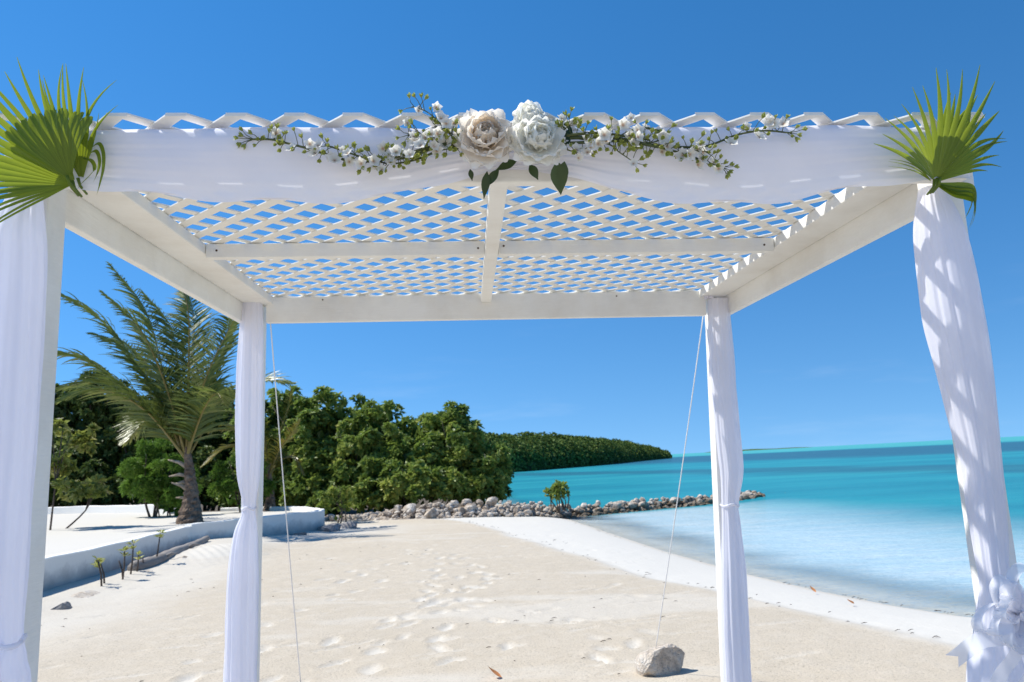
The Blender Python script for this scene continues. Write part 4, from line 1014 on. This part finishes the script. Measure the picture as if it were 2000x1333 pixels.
p1 = peony('large cream peony with a peach centre at the middle of the garland', CR, .083, 301, M_CREAM, (-.02, -1, .10))
p2 = peony('large white peony with a greenish centre beside the cream peony', WH, .078, 302, M_WHITE, (.10, -1, .18))
p3 = peony('half-open white peony rising above the lattice edge behind the white peony', (.046, -.105, .124), .046, 303, M_WHITE, (-.08, -.85, .55), wk=1.5, layers=[(4, 22, .7, .7), (5, 36, .9, .7), (6, 52, 1.05, .65), (6, 70, 1.15, .55), (6, 90, 1.15, .4)])
p4 = peony('small white peony bud peeping out beside the dark leaf', (.104, -.09, .108), .036, 304, M_WHITE, (.4, -.75, .6), wk=1.5, layers=[(4, 25, .75, .7), (5, 48, 1.0, .65), (6, 72, 1.1, .5)])

def leaf_shape(L, W, n=9, fold=.25, curl=.15):
    V = []; F = []
    for i in range(n):
        u = i/(n-1); hw = W*.92*sin(pi*u**.85)**1.15*(1 - .1*u) if 0 < i < n-1 else .0006
        z = -curl*L*u*u
        V += [(-hw, u*L, z + fold*hw), (0, u*L, z), (hw, u*L, z + fold*hw)]
        if i: a = 3*(i-1); F += [(a, a+1, a+4, a+3), (a+1, a+2, a+5, a+4)]
    return V, F
def dark_leaf(parent, x, y, z, ang, L, W, tilt, tint):
    V, F = leaf_shape(L, W); M1 = Matrix.Rotation(radians(ang), 3, 'Y').inverted() @ Matrix.Rotation(radians(90 - tilt), 3, 'X')
    pm = parent.matrix_world.translation
    base = PM.inverted() @ parent.matrix_world
    b = Vector((x, y, z + ZB)) - base.translation
    V = [tuple(M1 @ Vector(p) + b) for p in V]
    mk('leaf', V, F, M_GLOSSY, parent, True, {'tint': np.full(len(V), tint)})
bpy.context.view_layer.update()
# ang: direction in the face plane measured so that 90 points straight down
for par, x, y, z, ang, L, W, tilt, tint in [
    (p1, -.066, -.085, .012, 172, .070, .013, 10, .35), (p1, -.035, -.085, .018, 140, .060, .013, 10, .3), (p1, -.11, -.08, .02, 190, .03, .008, 10, .3),
    (p2, .012, -.085, .040, 110, .060, .014, 5, .55), (p2, .045, -.085, .030, 210, .045, .014, 5, .5), (p2, .115, -.10, .032, 188, .085, .026, 12, .75), (p2, .135, -.10, .032, 168, .070, .018, 12, .7),
    (p4, .148, -.075, .085, 8, .085, .022, -6, .4), (p3, .010, -.085, .09, -30, .07, .02, 0, .95)]:
    dark_leaf(par, x, y, z, ang, L, W, tilt, tint)

# ------------------------------------------------------------------ blossom sprays
def bud_mesh(seed):
    r = np.random.default_rng(seed); b = MB()
    for k in range(5):
        a = 2*pi*k/5 + r.uniform(-.2, .2); d = np.array([cos(a)*.55, sin(a)*.55, 1]); d /= np.linalg.norm(d); s = np.array([-sin(a), cos(a), 0])
        L = .0125*r.uniform(.8, 1.2); w_ = .0042
        b.add([(0, 0, 0), tuple(d*L*.55 + s*w_), tuple(d*L), tuple(d*L*.55 - s*w_)], [(0, 1, 2, 3)], [.2, .5, .9, .5])
    v, f = tube([(0, 0, 0), (0, 0, .004), (0, 0, .009)], [.002, .0042, .001], 6); b.add(v, f, .6)
    me = mk('bud', b.v, b.f, M_BUD, None, True, {'tint': b.a}); m = me.data; bpy.data.objects.remove(me); return m
def blossom_mesh(seed):
    r = random.Random(seed); b = MB()
    for k in range(5):
        V, F, T = petal_mesh(.0170, .0072, .22, .05, r, 5, 5); a = 2*pi*k/5; M1 = Matrix.Rotation(a, 3, 'Z') @ Matrix.Rotation(radians(14), 3, 'X')
        b.add([tuple(M1 @ Vector(p)) for p in V], F, [min(1, .05 + 1.3*t) for t in T])
    me = mk('blossom', b.v, b.f, M_BLOS, None, True, {'tint': b.a}); m = me.data; bpy.data.objects.remove(me); return m
BUDS = [bud_mesh(400 + k) for k in range(4)]; BLOS = [blossom_mesh(410 + k) for k in range(4)]
def spray(label, stems, seed, thick=1.0):
    x0, z0 = stems[0][0][0]; root = empty('flower_spray', label, 'flower spray', mat=PM @ Matrix.Translation((x0, -.118, z0 + ZB)), group='blossom sprays of the garland')
    r = random.Random(seed)
    def put(me, name, p, d, s):
        o = link(name, me, root); o.location = p; o.rotation_euler = Vector(d).to_track_quat('Z', 'Y').to_euler(); o.scale = (s, s, s)
    for pts, nb, nf, rad, tipn in stems:
        P = smooth_path([(x - x0, -.012*sin(i*1.3) , z - z0) for i, (x, z) in enumerate(pts)], 40)
        v, f = tube(P, np.linspace(rad*thick, rad*.45, 40), 6); mk('stem', v, f, M_STEM, root, True, {'tint': np.full(len(v), r.uniform(.2, .8))})
        n = nb + nf
        kinds = ['f']*nf + ['b']*nb; r.shuffle(kinds)
        for i, kd in enumerate(kinds):
            t = .06 + .92*(i + r.uniform(.1, .9))/n; q = P[min(39, int(t*39))]
            a = r.uniform(0, 2*pi); off = np.array([.014*cos(a), -r.uniform(.004, .022), .020*sin(a)])*r.uniform(.7, 1.6)
            e = q + off; tw, tf = tube([q, q + off*.6 + [0, 0, .003], e], [.0011, .0009, .0008], 5); mk('twig', tw, tf, M_STEM, root, True, {'tint': np.full(len(tw), .5)})
            if kd == 'f': put(r.choice(BLOS), 'blossom', e, (r.uniform(-.6, .6), -1, r.uniform(-.3, .7)), r.uniform(.85, 1.35))
            else: put(r.choice(BUDS), 'bud', e, tuple(off + np.array([r.uniform(-.01, .01), -.004, .006])), r.uniform(.75, 1.25))
        tip = P[-1]; td = P[-1] - P[-5]; td /= np.linalg.norm(td)
        for k in range(tipn):
            a = -0.9 + 1.8*k/max(1, tipn-1); d = np.array([td[0]*cos(a) - td[2]*sin(a), r.uniform(-.4, .1), td[0]*sin(a) + td[2]*cos(a)]); e = tip + d*r.uniform(.014, .028)
            tw, tf = tube([tip - td*.01, (tip+e)/2, e], [.0011, .0009, .0007], 5); mk('twig', tw, tf, M_STEM, root, True, {'tint': np.full(len(tw), .5)})
            put(r.choice(BUDS), 'bud', e, tuple(d), r.uniform(.9, 1.3))
LS = [(-.126, .068), (-.199, .061), (-.292, .037), (-.357, .032), (-.409, .032), (-.461, .042), (-.526, .060), (-.578, .077), (-.617, .091), (-.665, .091)]
spray('long drooping spray of white blossoms and buds trailing from the cream peony', [(LS, 46, 15, .0048, 5), ([(x*.9, z + .007) for x, z in LS[:7]], 20, 6, .0040, 2), ([(x*.72 - .03, z - .006) for x, z in LS[:6]], 22, 4, .0036, 2), ([(x*.8 - .02, z + .002) for x, z in LS[:5]], 14, 2, .004, 2)], 501)
spray('short spray of buds rising from the garland above the lattice edge', [([(-.146, .082), (-.185, .124), (-.218, .157), (-.258, .179)], 8, 4, .0022, 2), ([(-.16, .068), (-.212, .082), (-.245, .103), (-.268, .099)], 9, 5, .0022, 3), ([(-.14, .09), (-.175, .108), (-.2, .118)], 5, 3, .002, 2)], 502)
spray('long upper spray of blossoms reaching along the swag toward the sea', [([(.149, .088), (.244, .085), (.325, .073), (.393, .069), (.503, .068), (.588, .094), (.658, .101), (.735, .098)], 42, 14, .0044, 4), ([(.271, .088), (.327, .109), (.382, .104), (.397, .094), (.367, .080), (.298, .073)], 6, 3, .0032, 0), ([(.14, .095), (.22, .096), (.30, .088), (.36, .085)], 14, 6, .0044, 1)], 503)
spray('lower spray of buds slanting down across the seaside half of the swag', [([(.148, .074), (.271, .074), (.379, .059), (.46, .042), (.514, .023), (.548, .005)], 34, 8, .0040, 5), ([(.42, .05), (.47, .048), (.51, .045)], 4, 1, .0018, 2)], 504)
spray('small spray hanging between the white peony and the lower spray', [([(.163, .088), (.243, .067), (.276, .045), (.316, .024)], 11, 5, .0024, 3), ([(.13, .06), (.16, .045), (.185, .05)], 4, 4, .002, 2), ([(.125, .10), (.140, .112), (.148, .12)], 7, 1, .002, 3)], 505)

# ------------------------------------------------------------------ small litter on the sand
def litter(label, loc, seed, s, tint, rz):
    r = random.Random(seed); V, F = leaf_shape(.09*s, .028*s, 9, .5, -.5)
    z = float(land_z(np.array([loc[0]]), np.array([loc[1]]))[0][0])
    t = NT('dry_orange_leaf') if not bpy.data.materials.get('dry_orange_leaf') else None
    m = t.done(t.bsdf(t.mix(t.noise(30, 3, .5, t.pos()), (.50, .17, .05), (.62, .28, .10)), .7)) if t else bpy.data.materials['dry_orange_leaf']
    o = mk('fallen_leaf', V, F, m, None, True); o.location = (loc[0], loc[1], z + .022); o.rotation_euler = (.15, .1, rz)
    tag(o, label, 'leaf')
litter('curled orange leaf on the tan sand between the back posts', (-.17, 4.90), 1, 1.1, .5, 1.3)
litter('fallen orange leaf on white sand close to the waterline', (3.08, 8.22), 2, 1.0, .5, .4)
litter('fallen orange leaf on white sand behind the ribbon tail', (3.10, 7.35), 3, .9, .5, 2.0)
def tide_litter():
    r = np.random.default_rng(77); b = MB()
    P = smooth_path([(a, c, 0) for a, c in SHORE[3:13]], 400)[:, :2]; Q = smooth_path([(a, c, 0) for a, c in TAN[2:11]], 400)[:, :2]
    pts = [P[i] - [r.uniform(.05, .3), r.normal(0, .1)] for i in r.integers(0, 400, 60)] + [Q[i] + r.normal(0, .10, 2) for i in r.integers(0, 400, 70)] + [np.array([r.uniform(-5, 1.5), r.uniform(4.8, 14)]) for _ in range(90)]
    for p in pts:
        z = float(land_z(p[:1], p[1:])[0][0]) + .022; a = r.uniform(-.5, .6); L = r.uniform(.006, .028); d = np.array([cos(a), sin(a), r.uniform(-.05, .2)])
        c = np.array([p[0], p[1], z]); b.tube([c - d*L, c + [0, 0, .004], c + d*L], [.0015, .003, .0015], 5)
    tag(b.build('tideline_litter', M_TWIG, None, True), 'scattered dark specks of seaweed and twigs on the beach sand', 'seaweed', kind='stuff')
tide_litter()
